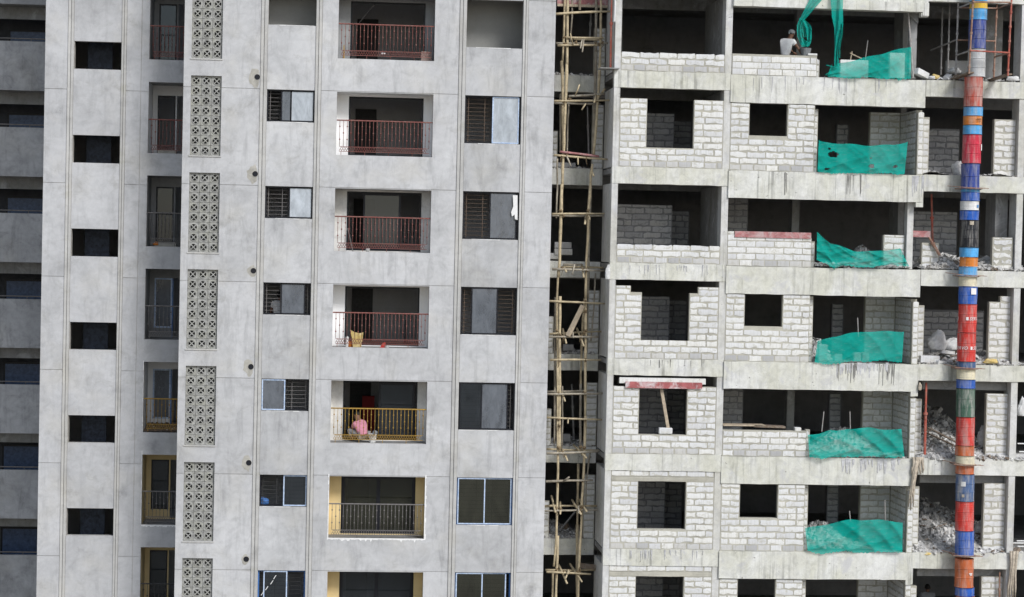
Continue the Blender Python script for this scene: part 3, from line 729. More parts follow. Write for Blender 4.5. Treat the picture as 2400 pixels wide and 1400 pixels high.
for k in range(7):
    d = -3*k; f = 5.562+d; s = ORD[k]
    # bay beside the bamboo scaffold
    if k in (0, 2): block_wall('low block parapet between two columns beside the scaffold, '+s, [(XR0, XR1, f, 6.12+d)], yw)
    elif k == 1: block_wall('block wall with a wide opening up to the beam beside the scaffold, '+s, [(XR0, XR1, f, 6.18+d), (XR0, WR0+.01, 6.18+d, 7.70+d), (WR1-.03, XR1, 6.18+d, 7.70+d)], yw)
    elif k == 3: block_wall('block wall with stepped tops either side of a tall opening, '+s, [(XR0, XR1, f, 6.14+d), (XR0, 9.385, 6.14+d, 7.64+d), (XR0, 9.03, 7.64+d, 7.84+d), (10.9, XR1, 6.14+d, 7.64+d), (11.17, XR1, 7.64+d, 7.84+d)], yw)
    elif k == 4: block_wall('block wall under a red and white lintel board, '+s, [(XR0, XR1, f, 6.18+d), (XR0, 9.38, 6.18+d, 7.68+d), (10.9, XR1, 6.18+d, 7.70+d)], yw)
    else:
        block_wall('block wall with a square window under a cast lintel beside the scaffold, '+s, [(XR0, XR1, f, 7.70+d)], yw, ops=[(WR0+.01, WR1+.01, 6.2+d, 7.71+d)])
        beam_mesh(XR0+.003, XR1-.003, yw-.006, yw+.2, 7.705+d, 7.852+d, m_mortar, 'lintel', .005)
        block_wall('single course of white blocks on the lintel beside the scaffold, '+s, [(XR0, XR1, 7.858+d, 8.02+d)], yw+.02, foot=False, neat=True, group=None)
    # bay left of the nets
    fm = 5.535+d
    if k == 0: block_wall('low wall of neat white blocks in front of the man in the white shirt', [(12.06, 14.76, fm, 6.19)], yw-.02, neat=True, var=.45, L=.62, footmat=m_block)
    elif k == 2: block_wall('waist-high block wall capped by a long red plank', [(XM0, XM1, fm, 6.45+d), (XM0, 12.275, 6.45+d, 6.62+d)], yw, neat=True, var=.6)
    elif k == 4: block_wall('waist-high block wall carrying loose boards, '+s, [(XM0, XM1, fm, 6.36+d)], yw)
    else: block_wall('block wall pierced by one small dark window left of the net, '+s, [(XM0, XM1, fm, 7.655+d)], yw, ops=[(WM0, WM1, (6.645 if k != 5 else 6.585)+d, 7.66+d)])
    hp = {0: 6.1, 1: 7.55, 2: 6.36, 3: 7.62, 4: 6.38, 5: 7.62, 6: 7.62}[k]
    block_wall('narrow stub of block wall end at the left edge of the net, '+s, [(14.78, 14.915, fm, hp+d)], yw+.28, foot=False, group='block wall ends')
    # end wall of the net balcony
    if k in (1, 3, 4, 5, 6):
        block_wall('slim pier of stacked blocks between net and rubbish chute, '+s, [(18.06, 18.255, fm, (7.50 if k != 4 else 7.46)+d)], yw-.01, .2, foot=False, var=.8, group='block wall ends')
        block_wall('shaded block side wall of the net balcony, '+s, [(yw+.215, 1.45, fm, 7.60+d)], 0, .19, axis='y', xf=18.062, mat=m_block, group='balcony side walls')
        block_wall('block wall at the back of the net balcony, '+s, [(17.05, 18.05, fm, 7.62+d)], 1.46, mat=m_block, group='balcony back walls')
    # bay of the rubbish chute
    fe = 5.556+d
    if k in (1, 3, 4, 5, 6):
        block_wall('narrow block pier at the left of the chute opening, '+s, [(18.30, 18.56, fe, 7.40+d if k != 5 else 7.6+d)], -.12, foot=False, group='chute bay piers')
        top = {1: 7.38, 3: 7.56, 4: 7.62, 5: 7.75, 6: 7.75}[k]
        rr = [(20.62, 21.33, fe, top+d)]
        if k == 3: rr.append((20.98, 21.33, top+d, top+.19+d))
        block_wall('block pier against the column right of the chute, '+s, rr, -.30, foot=False, group='chute bay piers', var=1.2)
    if k == 2:
        block_wall('low block stub topped by a red board left of the chute', [(18.42, 18.98, fe, 6.40+d)], -.12, foot=False, group='chute bay piers')
        block_wall('low block pier with thick mortar right of the chute', [(20.63, 21.30, fe, 6.62+d)], -.42, foot=False, var=2.2, group='chute bay piers')
        block_wall('low block stub seen through the net, third storey from the top', [(17.15, 17.84, fe, 6.62+d)], -.2, foot=False, group='chute bay piers')
    if k in (4, 5, 6): MB().box(18.57, 21.32, -.10, .1, 7.72+d, 8.02+d).build('lintel', m_concd, UNF)
    # partitions deeper inside
    if k:
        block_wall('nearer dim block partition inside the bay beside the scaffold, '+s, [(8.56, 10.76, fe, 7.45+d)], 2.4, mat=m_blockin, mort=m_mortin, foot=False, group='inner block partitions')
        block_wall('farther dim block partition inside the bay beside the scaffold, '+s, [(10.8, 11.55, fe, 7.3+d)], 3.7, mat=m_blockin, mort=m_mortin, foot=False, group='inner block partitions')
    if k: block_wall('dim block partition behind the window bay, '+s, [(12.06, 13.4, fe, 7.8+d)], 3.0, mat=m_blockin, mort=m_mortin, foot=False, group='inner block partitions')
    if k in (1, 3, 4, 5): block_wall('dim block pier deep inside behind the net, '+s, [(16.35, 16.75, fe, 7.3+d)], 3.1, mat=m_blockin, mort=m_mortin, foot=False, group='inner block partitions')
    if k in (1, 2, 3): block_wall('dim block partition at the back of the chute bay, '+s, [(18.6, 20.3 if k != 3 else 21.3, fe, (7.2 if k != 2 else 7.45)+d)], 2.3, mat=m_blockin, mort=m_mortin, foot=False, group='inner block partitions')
    # recess behind the scaffold
    if k in (0, 1, 3, 4, 5): block_wall('shaded block pier in the scaffold recess, '+s, [(7.98, 8.34, 5.552+d, (7.1 if k == 0 else 7.62)+d)], 1.75, foot=False, mat=m_block, group='recess piers')
    if k in (1, 3, 4, 5): block_wall('sliver of block pier behind the tower corner, '+s, [(6.6, 6.86, 5.552+d, 6.75+d)], 1.75, foot=False, group='recess piers')

# ================================================================ BAMBOO SCAFFOLD
SCF = thing('bamboo_scaffold', 'bamboo pole scaffold lashed with rope in the gap between the two buildings', 'scaffold', (7.4, .9, GZ))
def cane(pts, Y, r, mat, name):
    q = [at(x, y, Y if not isinstance(Y, (list, tuple)) else Y[i]) for i, (x, y) in enumerate(pts)]
    P = []
    for i in range(len(q)-1):
        n = max(2, int((q[i+1]-q[i]).length/.28))
        for j in range(n): P.append(q[i].lerp(q[i+1], j/n)+Vector((U(-.006, .006), U(-.006, .006), U(-.004, .004))))
    P.append(q[-1]); rr = [r*U(.86, 1.14)*(1.0-.15*i/len(P)) for i in range(len(P))]
    m = MB(); m.tube(P, rr, 8); 
    for i in range(1, len(P)-1):              # nodes of the cane
        if R() < .8:
            t = (P[i+1]-P[i-1]).normalized(); m.tube([P[i]-t*.012, P[i], P[i]+t*.012], [rr[i]*1.0, rr[i]*1.22, rr[i]*1.0], 8, False)
    return m.build(name, mat, SCF, smooth=True)
YFp, YBp = .55, 1.2
for Y, r, mat, pts in (
    (YBp, .045, m_bamboo, [(1326, -60), (1323.7, 0), (1321, 103), (1318.5, 147)]), (YBp, .062, m_bamboo, [(1316.5, 143), (1318.6, 200), (1319, 241), (1320, 358)]),
    (YFp, .056, m_bamboo, [(1332, -60), (1330.5, 0), (1330, 86), (1329, 160)]), (YFp, .062, m_bamboo, [(1328.5, 150), (1327, 200), (1325, 243), (1321, 359), (1318.6, 394), (1318, 444)]),
    (YBp, .052, m_bambod, [(1398, -60), (1397.5, 0), (1396, 130)]), (YBp, .06, m_bambod, [(1397, 122), (1395, 220), (1393.5, 243), (1389, 366)]),
    (YFp, .05, m_bamboo, [(1409, -60), (1408.5, 0), (1407.7, 86), (1406, 148)]), (YFp, .055, m_bamboo, [(1406.5, 140), (1403.4, 200), (1400, 243), (1396.6, 303), (1391, 365)]),
    (YFp, .05, m_bamboo, [(1388.5, 385), (1385, 410), (1383, 440)]), (YBp+.1, .04, m_bambod, [(1314, 220), (1313, 358)]),
    (YFp, .066, m_bamboo, [(1316.5, 432), (1315, 491), (1314, 526), (1311.7, 611), (1309, 650)]), (YFp, .056, m_bamboo, [(1384, 430), (1379.4, 491), (1377.7, 560), (1374, 611), (1372.6, 700)]),
    (YBp, .042, m_bambod, [(1385.5, 440), (1381, 526), (1379, 700)]),
    (YBp, .045, m_bamboo, [(1308.3, 630), (1305, 709), (1305.4, 769), (1306.6, 860), (1306.6, 900)]), (YFp, .06, m_bamboo, [(1312.5, 695), (1311.7, 778), (1311.5, 878), (1311, 1060)]),
    (YFp, .056, m_bamboo, [(1372.6, 690), (1372.6, 777), (1371.7, 878), (1371, 983)]), (YBp, .045, m_bamboo, [(1370, 700), (1365, 770), (1361.4, 878), (1360.5, 930)]),
    (YBp+.15, .04, m_bambod, [(1302, 697), (1300, 811), (1300.5, 870), (1299, 1040)]), (YFp, .05, m_bamboo, [(1306.5, 860), (1307, 1000), (1308, 1100), (1306, 1171), (1304, 1263), (1298, 1328)]),
    (YBp, .05, m_bambod, [(1361, 900), (1360, 1060)]), (YFp, .054, m_bamboo, [(1372, 975), (1370, 1054), (1369, 1090), (1364, 1171), (1362, 1240)]),
    (YFp, .055, m_bamboo, [(1307, 1256), (1306, 1308), (1303, 1397), (1302, 1460)]), (YBp, .045, m_bamboo, [(1296, 1335), (1295, 1397), (1294, 1460)]),
    (YBp, .05, m_bamboo, [(1355.5, 1087), (1353.6, 1171), (1353, 1240)]), (YBp, .058, m_bamboo, [(1353, 1230), (1352.5, 1310), (1353, 1397), (1352, 1460)]), (YFp, .052, m_bamboo, [(1362, 1230), (1356.5, 1330), (1355, 1400), (1354, 1460)])):
    cane(pts, Y, r*.83, mat, 'pole')
LG = [(1300,33,1430,27,0),(1326,88,1414,89,0),(1303,102,1430,101,1),(1307,107,1400,106,0),(1345,92,1405,94,1),
 (1333,226,1417,220,0),(1299,237,1429,235,0),(1299,242,1408,244,1),(1299,364,1424,374,0),(1293,502,1417,501,0),(1294,506,1420,506,1),
 (1320,620,1365,620,1),(1294,631,1417,635,0),(1320,626,1415,628,1),(1286,706,1420,712,0),(1288,783,1410,777,1),(1287,790,1403,790,0),(1290,844,1409,844,0),
 (1281,918,1391,915,1),(1281,924,1415,922,0),(1281,979,1413,984,0),(1281,1053,1406,1056,1),(1281,1063,1405,1058,0),(1279,1129,1390,1126,0),
 (1276,1186,1399,1186,1),(1275,1198,1401,1195,0),(1278,1336,1395,1336,1),(1281,1341,1385,1346,0)]
for a, b, c, d, bk in LG: cane([(a, b), ((a+c)/2, (b+d)/2+U(-1, 1)), (c, d)], (YBp-.07) if bk else (YFp-.08), U(.031, .039), m_bamboo if R() < .6 else m_bambod, 'ledger')
cane([(1312, 356), (1358, 361), (1404, 367)], YFp-.1, .04, m_redp, 'ledger')
for a, b, c, d in ((1400,232,1417,209),(1320,625,1327,637),(1364,622,1368,650),(1374,505,1371,525),(1319,772,1327,805),(1352,770,1368,811),(1315,918,1324,940),(1315,1048,1330,1080),
                   (1344,1043,1375,1074),(1292,1163,1302,1201),(1341,1172,1362,1206),(1313,1177,1313,1205),(1310,1325,1329,1368),(1336,1322,1364,1364),(1355,1168,1375,1199),(1385,394,1391,412)):
    cane([(a, b), (c, d)], (YBp, YFp-.35), .036, m_bamboo, 'putlog')
for i in range(16):                           # loose ends left sticking out at the lifts
    a, b, c, d, bk = LG[random.randrange(len(LG))]; f = U(.1, .9); x, y = a+(c-a)*f, b+(d-b)*f
    cane([(x, y), (x+U(-14, 14), y+U(8, 30)*(1 if R() < .7 else -1))], (YFp-.1, YFp-U(.1, .45)), U(.02, .03), m_bambod if R() < .5 else m_bamboo, 'putlog')
for a, b, c, d in ((1341, -20, 1336, 100), (1333, 240, 1329, 372), (1306, 372, 1304, 512), (1396, 640, 1385, 800), (1318, 905, 1316, 1066), (1383, 1060, 1372, 1200)):
    cane([(a, b), ((a+c)/2+U(-3, 3), (b+d)/2), (c, d)], YBp+.1, .028, m_bambod, 'pole')
q0, q1 = at(1366, 716, .5), at(1331, 788, .42)
MB().tube([q0, q1], [.075, .085], 4).build('diagonal_board', m_wood, SCF)
for x, y in ((1322,88),(1324,103),(1396,103),(1404,105),(1350,100),(1412,100),(1322,238),(1335,232),(1398,238),(1316,366),(1328,364),(1374,370),(1314,494),(1378,494),(1321,506),(1318,628),(1366,632),(1374,634),(1308,707),(1371,707),(1372,730),
             (1305,775),(1313,785),(1321,790),(1368,780),(1361,790),(1373,775),(1309,844),(1372,844),(1309,922),(1370,922),(1309,983),(1311,998),(1371,984),(1309,1050),(1318,1060),(1369,1050),(1361,1048),(1307,1128),(1365,1127),(1303,1192),(1313,1193),(1361,1195),(1364,1188),(1304,1336),(1320,1340),(1354,1340),(1359,1335)):
    p = at(x, y, YFp-.06); m = MB()
    for j in range(4):
        a = U(0, 3.1); v = Vector((math.cos(a), U(-.3, .3), math.sin(a)))*U(.035, .075)
        m.tube([p-v, p+Vector((0, -.04, 0)), p+v], [.012, .022, .012], 5)
    if R() < .5: m.tube([p, p+Vector((U(-.04, .04), -.03, -U(.06, .16))), p+Vector((U(-.06, .06), -.02, -U(.16, .3)))], [.014, .01, .006], 4)
    m.build('lashing', m_rope, SCF)

# ================================================================ CHUTE OF OLD DRUMS
CHY = -.98
CH = thing('debris_chute', 'rubbish chute made of stacked coloured oil drums', 'chute', (19.7, CHY, GZ))
cx_px = [(0, 2299), (60, 2297), (180, 2293), (181, 2287), (250, 2285), (350, 2282), (500, 2277), (650, 2274), (800, 2270), (950, 2268), (1100, 2266), (1250, 2265), (1470, 2265)]
def cxa(y):
    for (a, b), (c, d) in zip(cx_px, cx_px[1:]):
        if a <= y <= c: return b+(d-b)*(y-a)/(c-a)
    return cx_px[0][1] if y < 0 else cx_px[-1][1]
DC = {'sky': (.09, .36, .68), 'yellow': (.70, .44, .03), 'navy': (.03, .055, .24), 'pale': (.50, .51, .52), 'fred': (.42, .085, .06), 'orange': (.62, .20, .03), 'crimson': (.52, .03, .06),
      'blue': (.02, .10, .42), 'white': (.70, .70, .69), 'black': (.022, .023, .028), 'cream': (.68, .62, .45), 'red': (.55, .045, .035), 'green': (.06, .12, .085), 'rust': (.48, .12, .04), 'dull': (.07, .12, .24)}
DMT = {k: drum_mat('drum_'+k, v, .6 if k in ('fred', 'green', 'dull', 'pale') else .4) for k, v in DC.items()}
drums = [(-70, -42, 'red', 1), (-42, 3, 'sky', 2), (4, 20, 'yellow', 1), (20, 46, 'sky', 1), (46, 114, 'navy', 3), (115, 180, 'pale', 3), (180, 250, 'fred', 3), (251, 271.5, 'sky', 1), (272, 293, 'orange', 1), (294, 315, 'sky', 1),
         (316, 383, 'crimson', 3), (384, 443, 'navy', 2), (443.5, 450, 'sky', 1), (450.5, 471, 'blue', 1), (472, 493, 'white', 1), (494, 516, 'blue', 1), (517, 580, 'black', 3), (581, 603, 'sky', 1), (604, 625, 'orange', 1), (626, 648, 'sky', 1),
         (649, 671, 'cream', 1), (672, 713, 'blue', 2), (714, 780, 'red', 3), (781, 848, 'red', 3), (849, 865, 'dull', 1), (866, 890, 'cream', 1), (891, 911, 'blue', 1), (912, 978, 'green', 3), (979, 1045, 'red', 3),
         (1046, 1069, 'rust', 1), (1070, 1091, 'cream', 1), (1092, 1112, 'rust', 1), (1113, 1176, 'dull', 3), (1177, 1245, 'red', 3), (1246, 1304, 'blue', 3), (1311, 1378, 'rust', 3), (1379, 1398, 'blue', 1), (1399, 1466, 'rust', 3)]
DR = []
for y0, y1, c, n in drums:
    p = at(cxa((y0+y1)/2), y1, CHY-.2); q = at(cxa((y0+y1)/2), y0, CHY-.2)
    x = (p.x+q.x)/2; rad = .292 if y0 >= 180 else .272; rad *= U(.985, 1.012)
    z0, z1 = p.z+.004, q.z-.004; pr = [(rad-.012, z0), (rad+.008, z0), (rad+.010, z0+.014), (rad-.002, z0+.022)]
    for i in range(n):
        a = z0+.022+(z1-z0-.044)*i/n; b = z0+.022+(z1-z0-.044)*(i+1)/n
        if n == 1 or c in ('crimson', 'red', 'blue'):
            for j in range(1, 5):
                zz = a+(b-a)*j/5; pr += [(rad-.002, zz-.008), (rad+.003, zz), (rad-.002, zz+.008)]
        if i < n-1: pr += [(rad-.002, b-.012), (rad+.013, b), (rad-.002, b+.012)]
    pr += [(rad-.002, z1-.022), (rad+.010, z1-.014), (rad+.008, z1), (rad-.012, z1)]
    x += U(-.013, .013); m = MB(); m.lathe(x, CHY+U(-.012, .012), pr, 30)
    m.v = [(vx+.008*math.sin(5*math.atan2(vy-CHY, vx-x)+y0)*math.sin(vz*9+y1)+(vz-z0)*tl, vy, vz) for tl in [U(-.012, .012)] for vx, vy, vz in m.v]; m.cur = 0
    m.lathe(x, CHY, [(rad-.02, z0), (rad-.02, z1)], 20)
    DR.append((m.build('drum', DMT[c], CH, smooth=False), x, rad, z0, z1))
for i, dz in ((11, .55), (19, .15), (24, .1), (30, .3), (34, -.02)):   # bracket hoops at each floor
    o, x, rad, z0, z1 = DR[i]; z = z0+(z1-z0)*.0-.01
    m = MB(); m.lathe(x, CHY, [(rad+.012, z), (rad+.10, z), (rad+.10, z+.012), (rad+.012, z+.012)], 24)
    m.tube([(x-.62, CHY+.35, z+.10), (x-.1, CHY-.32, z+.03), (x+.42, CHY-.3, z+.035)], .012, 5); m.tube([(x-.45, CHY-.3, z+.05), (x+.5, CHY-.34, z+.02)], .011, 5)
    m.tube([(x-.32, CHY-.1, z), (x-.36, YR, z+.02)], .018, 5); m.tube([(x+.32, CHY-.1, z), (x+.36, YR, z+.02)], .018, 5)
    m.build('bracket', m_rust, CH)
def wrap(mesh_pts, x, rad, z, ang0, s):       # flat print bent round a drum; ang0 measured from straight at the camera
    out = []
    for px, pz in mesh_pts:
        a = -math.pi/2+ang0+px*s/rad; out.append((x+rad*math.cos(a), CHY+rad*math.sin(a), z+pz*s))
    return out
def word(txt, par, x, rad, z, ang, s, mat, italic=.25):
    cu = bpy.data.curves.new('word', 'FONT'); cu.body = txt; cu.size = 1; cu.shear = italic; cu.resolution_u = 2
    ob = bpy.data.objects.new('word', cu); C.objects.link(ob)
    dg = bpy.context.evaluated_depsgraph_get(); me = ob.evaluated_get(dg).to_mesh()
    bm = bmesh.new(); bm.from_mesh(me); ob.evaluated_get(dg).to_mesh_clear()
    bmesh.ops.triangulate(bm, faces=bm.faces); v = [(q.co.x, q.co.y) for q in bm.verts]; f = [[q.index for q in c.verts] for c in bm.faces]; bm.free()
    C.objects.unlink(ob); bpy.data.objects.remove(ob)
    m = MB(); m.v = wrap(v, x, rad, z, ang, s); m.f = [tuple(c) for c in f]; m.m = [0]*len(f)
    return m.build('lettering', mat, par)
def sticker(par, x, rad, z, ang, wd, ht, mat, name='sticker'):
    m = MB(); n = 6
    for i in range(n):
        a, b = wd*i/n, wd*(i+1)/n; q = wrap([(a, 0), (b, 0), (b, ht), (a, ht)], x, rad, z, ang, 1)
        m.face(q)
    return m.build(name, mat, par)
m_print = flat('white_print', (.72, .70, .69), .7, .1); m_bprint = flat('blue_print', (.10, .25, .5), .7, .1); m_brprint = flat('brown_print', (.26, .12, .05), .7, .2)
o, x, rad, z0, z1 = DR[22]
word('SERVO', o, x, rad+.019, z0+(z1-z0)*.44, -.10, .15, m_print); sticker(o, x, rad+.018, z0+(z1-z0)*.44, -.42, .08, .10, m_print); sticker(o, x, rad+.018, z0+(z1-z0)*.42, -1.5, .03, .12, m_print)
o, x, rad, z0, z1 = DR[23]
word('SERVO', o, x, rad+.019, z0+(z1-z0)*.42, .42, .15, m_print); sticker(o, x, rad+.018, z0+(z1-z0)*.42, .12, .07, .10, m_print); word('SERVO', o, x, rad+.019, z0+(z1-z0)*.42, -1.62, .15, m_print)
o, x, rad, z0, z1 = DR[21]; sticker(o, x, rad+.021, z0+.30, .02, .2, .2, m_print)
o, x, rad, z0, z1 = DR[10]; sticker(o, x, rad+.021, z0+.40, .85, .13, .2, m_print)
o, x, rad, z0, z1 = DR[14]; sticker(o, x, rad+.019, z0+.08, .55, .1, .09, m_bprint); word('oil', o, x, rad+.019, z0+.19, .45, .07, m_bprint, 0) if False else None
o, x, rad, z0, z1 = DR[8]; sticker(o, x, rad+.019, z0+.16, .1, .2, .035, m_brprint); sticker(o, x, rad+.019, z0+.10, .12, .16, .02, m_brprint)
o, x, rad, z0, z1 = DR[16]; sticker(o, x, rad+.019, z0+.70, -.3, .13, .12, m_rag)
m = MB(); m.tube([(x, CHY-rad-.006, z0+.02), (x, CHY-rad-.006, z1-.02)], .007, 4); m.build('weld_seam', m_galv, o)
o, x, rad, z0, z1 = DR[32]; sticker(o, x, rad+.021, z0+.48, -.75, .16, .15, m_sackw); sticker(o, x, rad+.02, z0+.14, -.6, .08, .09, m_rag)
o, x, rad, z0, z1 = DR[35]; sticker(o, x, rad+.019, z0+.44, .2, .13, .03, m_print); sticker(o, x, rad+.019, z0+.40, .3, .09, .03, m_print)

# ================================================================ STEEL TUBE FRAME round the chute, top storey
SF = thing('tube_scaffold', 'rusty steel tube frame around the chute on the top storey', 'scaffold', (19.7, -.9, 5.6))
yf_, yb_ = -1.55, -.42
def tubeT(a, b, ya, yb, mat, name, r=.026, couple=0):
    p, q = at(*a, ya), at(*b, yb); m = MB(); m.tube([p, q], r, 8)
    for i in range(couple):
        c = p.lerp(q, (i+.6)/couple); t = (q-p).normalized(); m.tube([c-t*.035, c+t*.035], r*1.55, 7)
    return m.build(name, mat, SF)
tubeT((2247, -25), (2240, 176), yb_, yb_, m_galv, 'standard', .03, 5); tubeT((2282, -25), (2271, 173), yf_, yf_, m_rust, 'standard', .03, 5)
tubeT((2338, -25), (2329, 182), yb_, yb_, m_rust, 'standard', .03, 5); tubeT((2372, -25), (2362, 178), yf_, yf_, m_redt, 'standard', .03, 6)
tubeT((2209, 20), (2205, 176), .9, .9, m_galv, 'standard', .026, 4); tubeT((2226, 10), (2221, 174), .6, .6, m_galv, 'standard', .026, 4)
tubeT((2280, 5), (2371, 6), yf_-.05, yf_-.05, m_rust, 'ledger'); tubeT((2246, 18), (2337, 20), yb_-.05, yb_-.05, m_rust, 'ledger')
tubeT((2244, 94), (2333, 97), yb_-.05, yb_-.05, m_rust, 'ledger'); tubeT((2274, 119), (2366, 124), yf_-.05, yf_-.05, m_redt, 'ledger')
tubeT((2280, 6), (2246, 19), yf_+.03, yb_-.03, m_galv, 'transom'); tubeT((2371, 7), (2337, 21), yf_+.03, yb_-.03, m_rust, 'transom')
tubeT((2274, 119), (2241, 130), yf_+.03, yb_-.03, m_galv, 'transom'); tubeT((2366, 124), (2331, 134), yf_+.03, yb_-.03, m_rust, 'transom')
tubeT((2182, 118), (2243, 93), 1.4, yb_+.03, m_galv, 'transom')
def plankT(a, b, ya, yb, wd, th, mat, name='plank'):
    p, q = at(*a, ya), at(*b, yb); t = (q-p).normalized(); n_ = Vector((0, 0, 1)); s = t.cross(n_).normalized()*wd/2; h = Vector((0, 0, th))
    m = MB(); v = [p-s, p+s, q+s, q-s]; v += [c+h for c in v]; m.v = [tuple(c) for c in v]
    m.f = [(0,3,2,1),(4,5,6,7),(0,1,5,4),(1,2,6,5),(2,3,7,6),(3,0,4,7)]; m.m = [0]*6
    return m
plankT((2228, 190), (2276, 172), -.3, -1.5, .2, .05, m_plank).build('plank', m_plank, SF); plankT((2316, 192), (2366, 176), -.3, -1.5, .2, .05, m_plank).build('plank', m_plank, SF)

# ================================================================ GREEN NETS
def net(label, top, bot, Y=-.64, nu=70, nv=30, fold=.06, holes=(), seed=1, tilt=.08):
    rd = random.Random(seed); ph = [rd.random()*6 for _ in range(8)]
    def curve(pts, u):
        L = [0]
        for a, b in zip(pts, pts[1:]): L.append(L[-1]+math.hypot(b[0]-a[0], b[1]-a[1]))
        s = u*L[-1]
        for i in range(len(pts)-1):
            if s <= L[i+1]+1e-6:
                f = (s-L[i])/max(1e-6, L[i+1]-L[i]); return (pts[i][0]+(pts[i+1][0]-pts[i][0])*f, pts[i][1]+(pts[i+1][1]-pts[i][1])*f)
        return pts[-1]
    m = MB(); P = []
    for j in range(nv+1):
        row = []
        for i in range(nu+1):
            u, v = i/nu, j/nv; a, b = curve(top, u), curve(bot, u)
            x = a[0]+(b[0]-a[0])*v; y = a[1]+(b[1]-a[1])*v
            x += 1.6*math.sin(9*v+ph[0]+u*3)*math.sin(u*math.pi)
            y += 1.3*math.sin(17*u+ph[1])*(1 if j in (0, nv) else .3)
            rg = lambda z: 1-abs(math.sin(z))**.6
            if j == nv: y += rd.uniform(-1.6, 1.8)
            f = fold*(math.sin(8*u+3*v+ph[2])*.5 + 1.1*rg(6*u+4.5*v*v+ph[3]) + .8*rg(4*v-2.5*u*u*4+ph[4]) + .5*rg(13*u-5*v+ph[5]) + .35*rg(21*u+11*v+ph[6]))
            q = at(x, y, Y + tilt*(1-v) - f*.8); row.append(tuple(q))
        P.append(row)
    for j in range(nv):
        for i in range(nu):
            u, v = (i+.5)/nu, (j+.5)/nv
            if any(((u-h[0])/h[2])**2+((v-h[1])/h[3])**2 < 1 for h in holes): continue
            m.face([P[j+1][i], P[j+1][i+1], P[j][i+1], P[j][i]])
    return m
def put_net(label, *a, **k):
    m = net(label, *a, **k); o = m.solo('safety_net', m_net, label, 'net', 'green safety nets', True)
    bm = bmesh.new(); bm.from_mesh(o.data); bmesh.ops.remove_doubles(bm, verts=bm.verts, dist=1e-5); bm.to_mesh(o.data); bm.free(); return o
put_net('green safety net rising in a slope to the right on the top storey', [(1946, 160), (1965, 150), (2050, 130), (2136, 109)], [(1938, 180), (1985, 183), (2060, 182), (2100, 186), (2108, 191), (2114, 186), (2135, 184)], seed=3)
put_net('green safety net with torn round holes on the second storey', [(1919, 329), (1925, 333), (2030, 341), (2095, 340), (2128, 332)], [(1916, 402), (1925, 406), (2030, 407), (2120, 408)], seed=5, holes=((.17, .38, .055, .1), (.62, .74, .03, .07), (.88, .76, .03, .05), (.13, .2, .015, .03), (.11, .86, .03, .03), (.6, .45, .012, .03)))
put_net('green safety net sagging from a high left corner on the third storey', [(1915, 544), (1945, 570), (2000, 588), (2050, 590), (2110, 582), (2114, 590)], [(1914, 610), (1940, 619), (1956, 632), (1975, 623), (2050, 627), (2090, 620), (2131, 625)], seed=8, fold=.09)
put_net('green safety net with a rising top edge and blocks behind it, fourth storey', [(1916, 801), (1950, 790), (1985, 783), (2030, 777), (2060, 777), (2119, 777)], [(1909, 850), (1930, 855), (2000, 848), (2060, 846), (2114, 849)], seed=12, fold=.045)
put_net('green safety net gathered in folds at its left end, fifth storey', [(1893, 1019), (1920, 1016), (1945, 1009), (1960, 1011), (1984, 1005), (2040, 1003), (2060, 1006), (2113, 1007)], [(1897, 1070), (1930, 1075), (1985, 1070), (2060, 1071), (2120, 1073)], seed=15, fold=.095)
put_net('green safety net hanging in pleats below the slab edge, sixth storey', [(1887, 1239), (1940, 1228), (1994, 1218), (2060, 1219), (2116, 1224)], [(1893, 1293), (1915, 1299), (1960, 1294), (2060, 1295), (2115, 1294)], seed=21, fold=.085)
def ribbon(m, pts, Y, nu=8):
    P = []
    D = []
    for i in range(len(pts)-1):
        for j in range(6): D.append(tuple(pts[i][c]+(pts[i+1][c]-pts[i][c])*j/6 for c in range(3)))
    D.append(pts[-1])
    ph = R()*6
    for s, (x, y, wd) in enumerate(D):
        row = []
        for i in range(nu+1):
            f = i/nu-.5; row.append(tuple(at(x+wd*f+U(-.5, .5), y, Y+.05*math.sin(f*9+s*.25+ph)+U(-.008, .008))))
        P.append(row)
    for s in range(len(P)-1):
        for i in range(nu): m.face([P[s+1][i], P[s+1][i+1], P[s][i+1], P[s][i]])
m = MB(); ribbon(m, [(1922, -30, 36), (1912, 0, 30), (1893, 28, 20), (1879, 48, 12)], -.72); ribbon(m, [(1880, 42, 13), (1873, 60, 11), (1875, 84, 13), (1884, 106, 16)], -.7)
ribbon(m, [(1880, 46, 12), (1889, 58, 20), (1895, 68, 15), (1897, 94, 10), (1890, 108, 16)], -.72); ribbon(m, [(1880, 55, 5), (1884, 80, 10), (1886, 88, 4)], -.68); ribbon(m, [(1879, 92, 8), (1886, 100, 20), (1887, 110, 16)], -.71)
m.solo('hanging_net', m_net, 'green net strip hanging in a torn loop beside the man in the white shirt', 'net', None, True)
m = MB(); ribbon(m, [(1961, -30, 32), (1961, 0, 29), (1963, 40, 26), (1966, 70, 20), (1963, 85, 15), (1960, 120, 9), (1961, 155, 11)], -.74); ribbon(m, [(1974, 55, 5), (1973, 80, 5), (1968, 110, 4), (1967, 136, 3)], -.76)
m.solo('hanging_net', m_net, 'long straight green net strip hanging down to the sloping net', 'net', None, True)
m = MB()
for a, b in (((1936, 153), (1958, 158)), ((1940, 178), (1950, 152)), ((1934, 176), (1948, 168))): m.tube([at(*a, -.7), at(*b, -.72)], .012, 5)
m.solo('tied_knot', m_net, 'knotted green cord at the left end of the sloping net', 'cord')

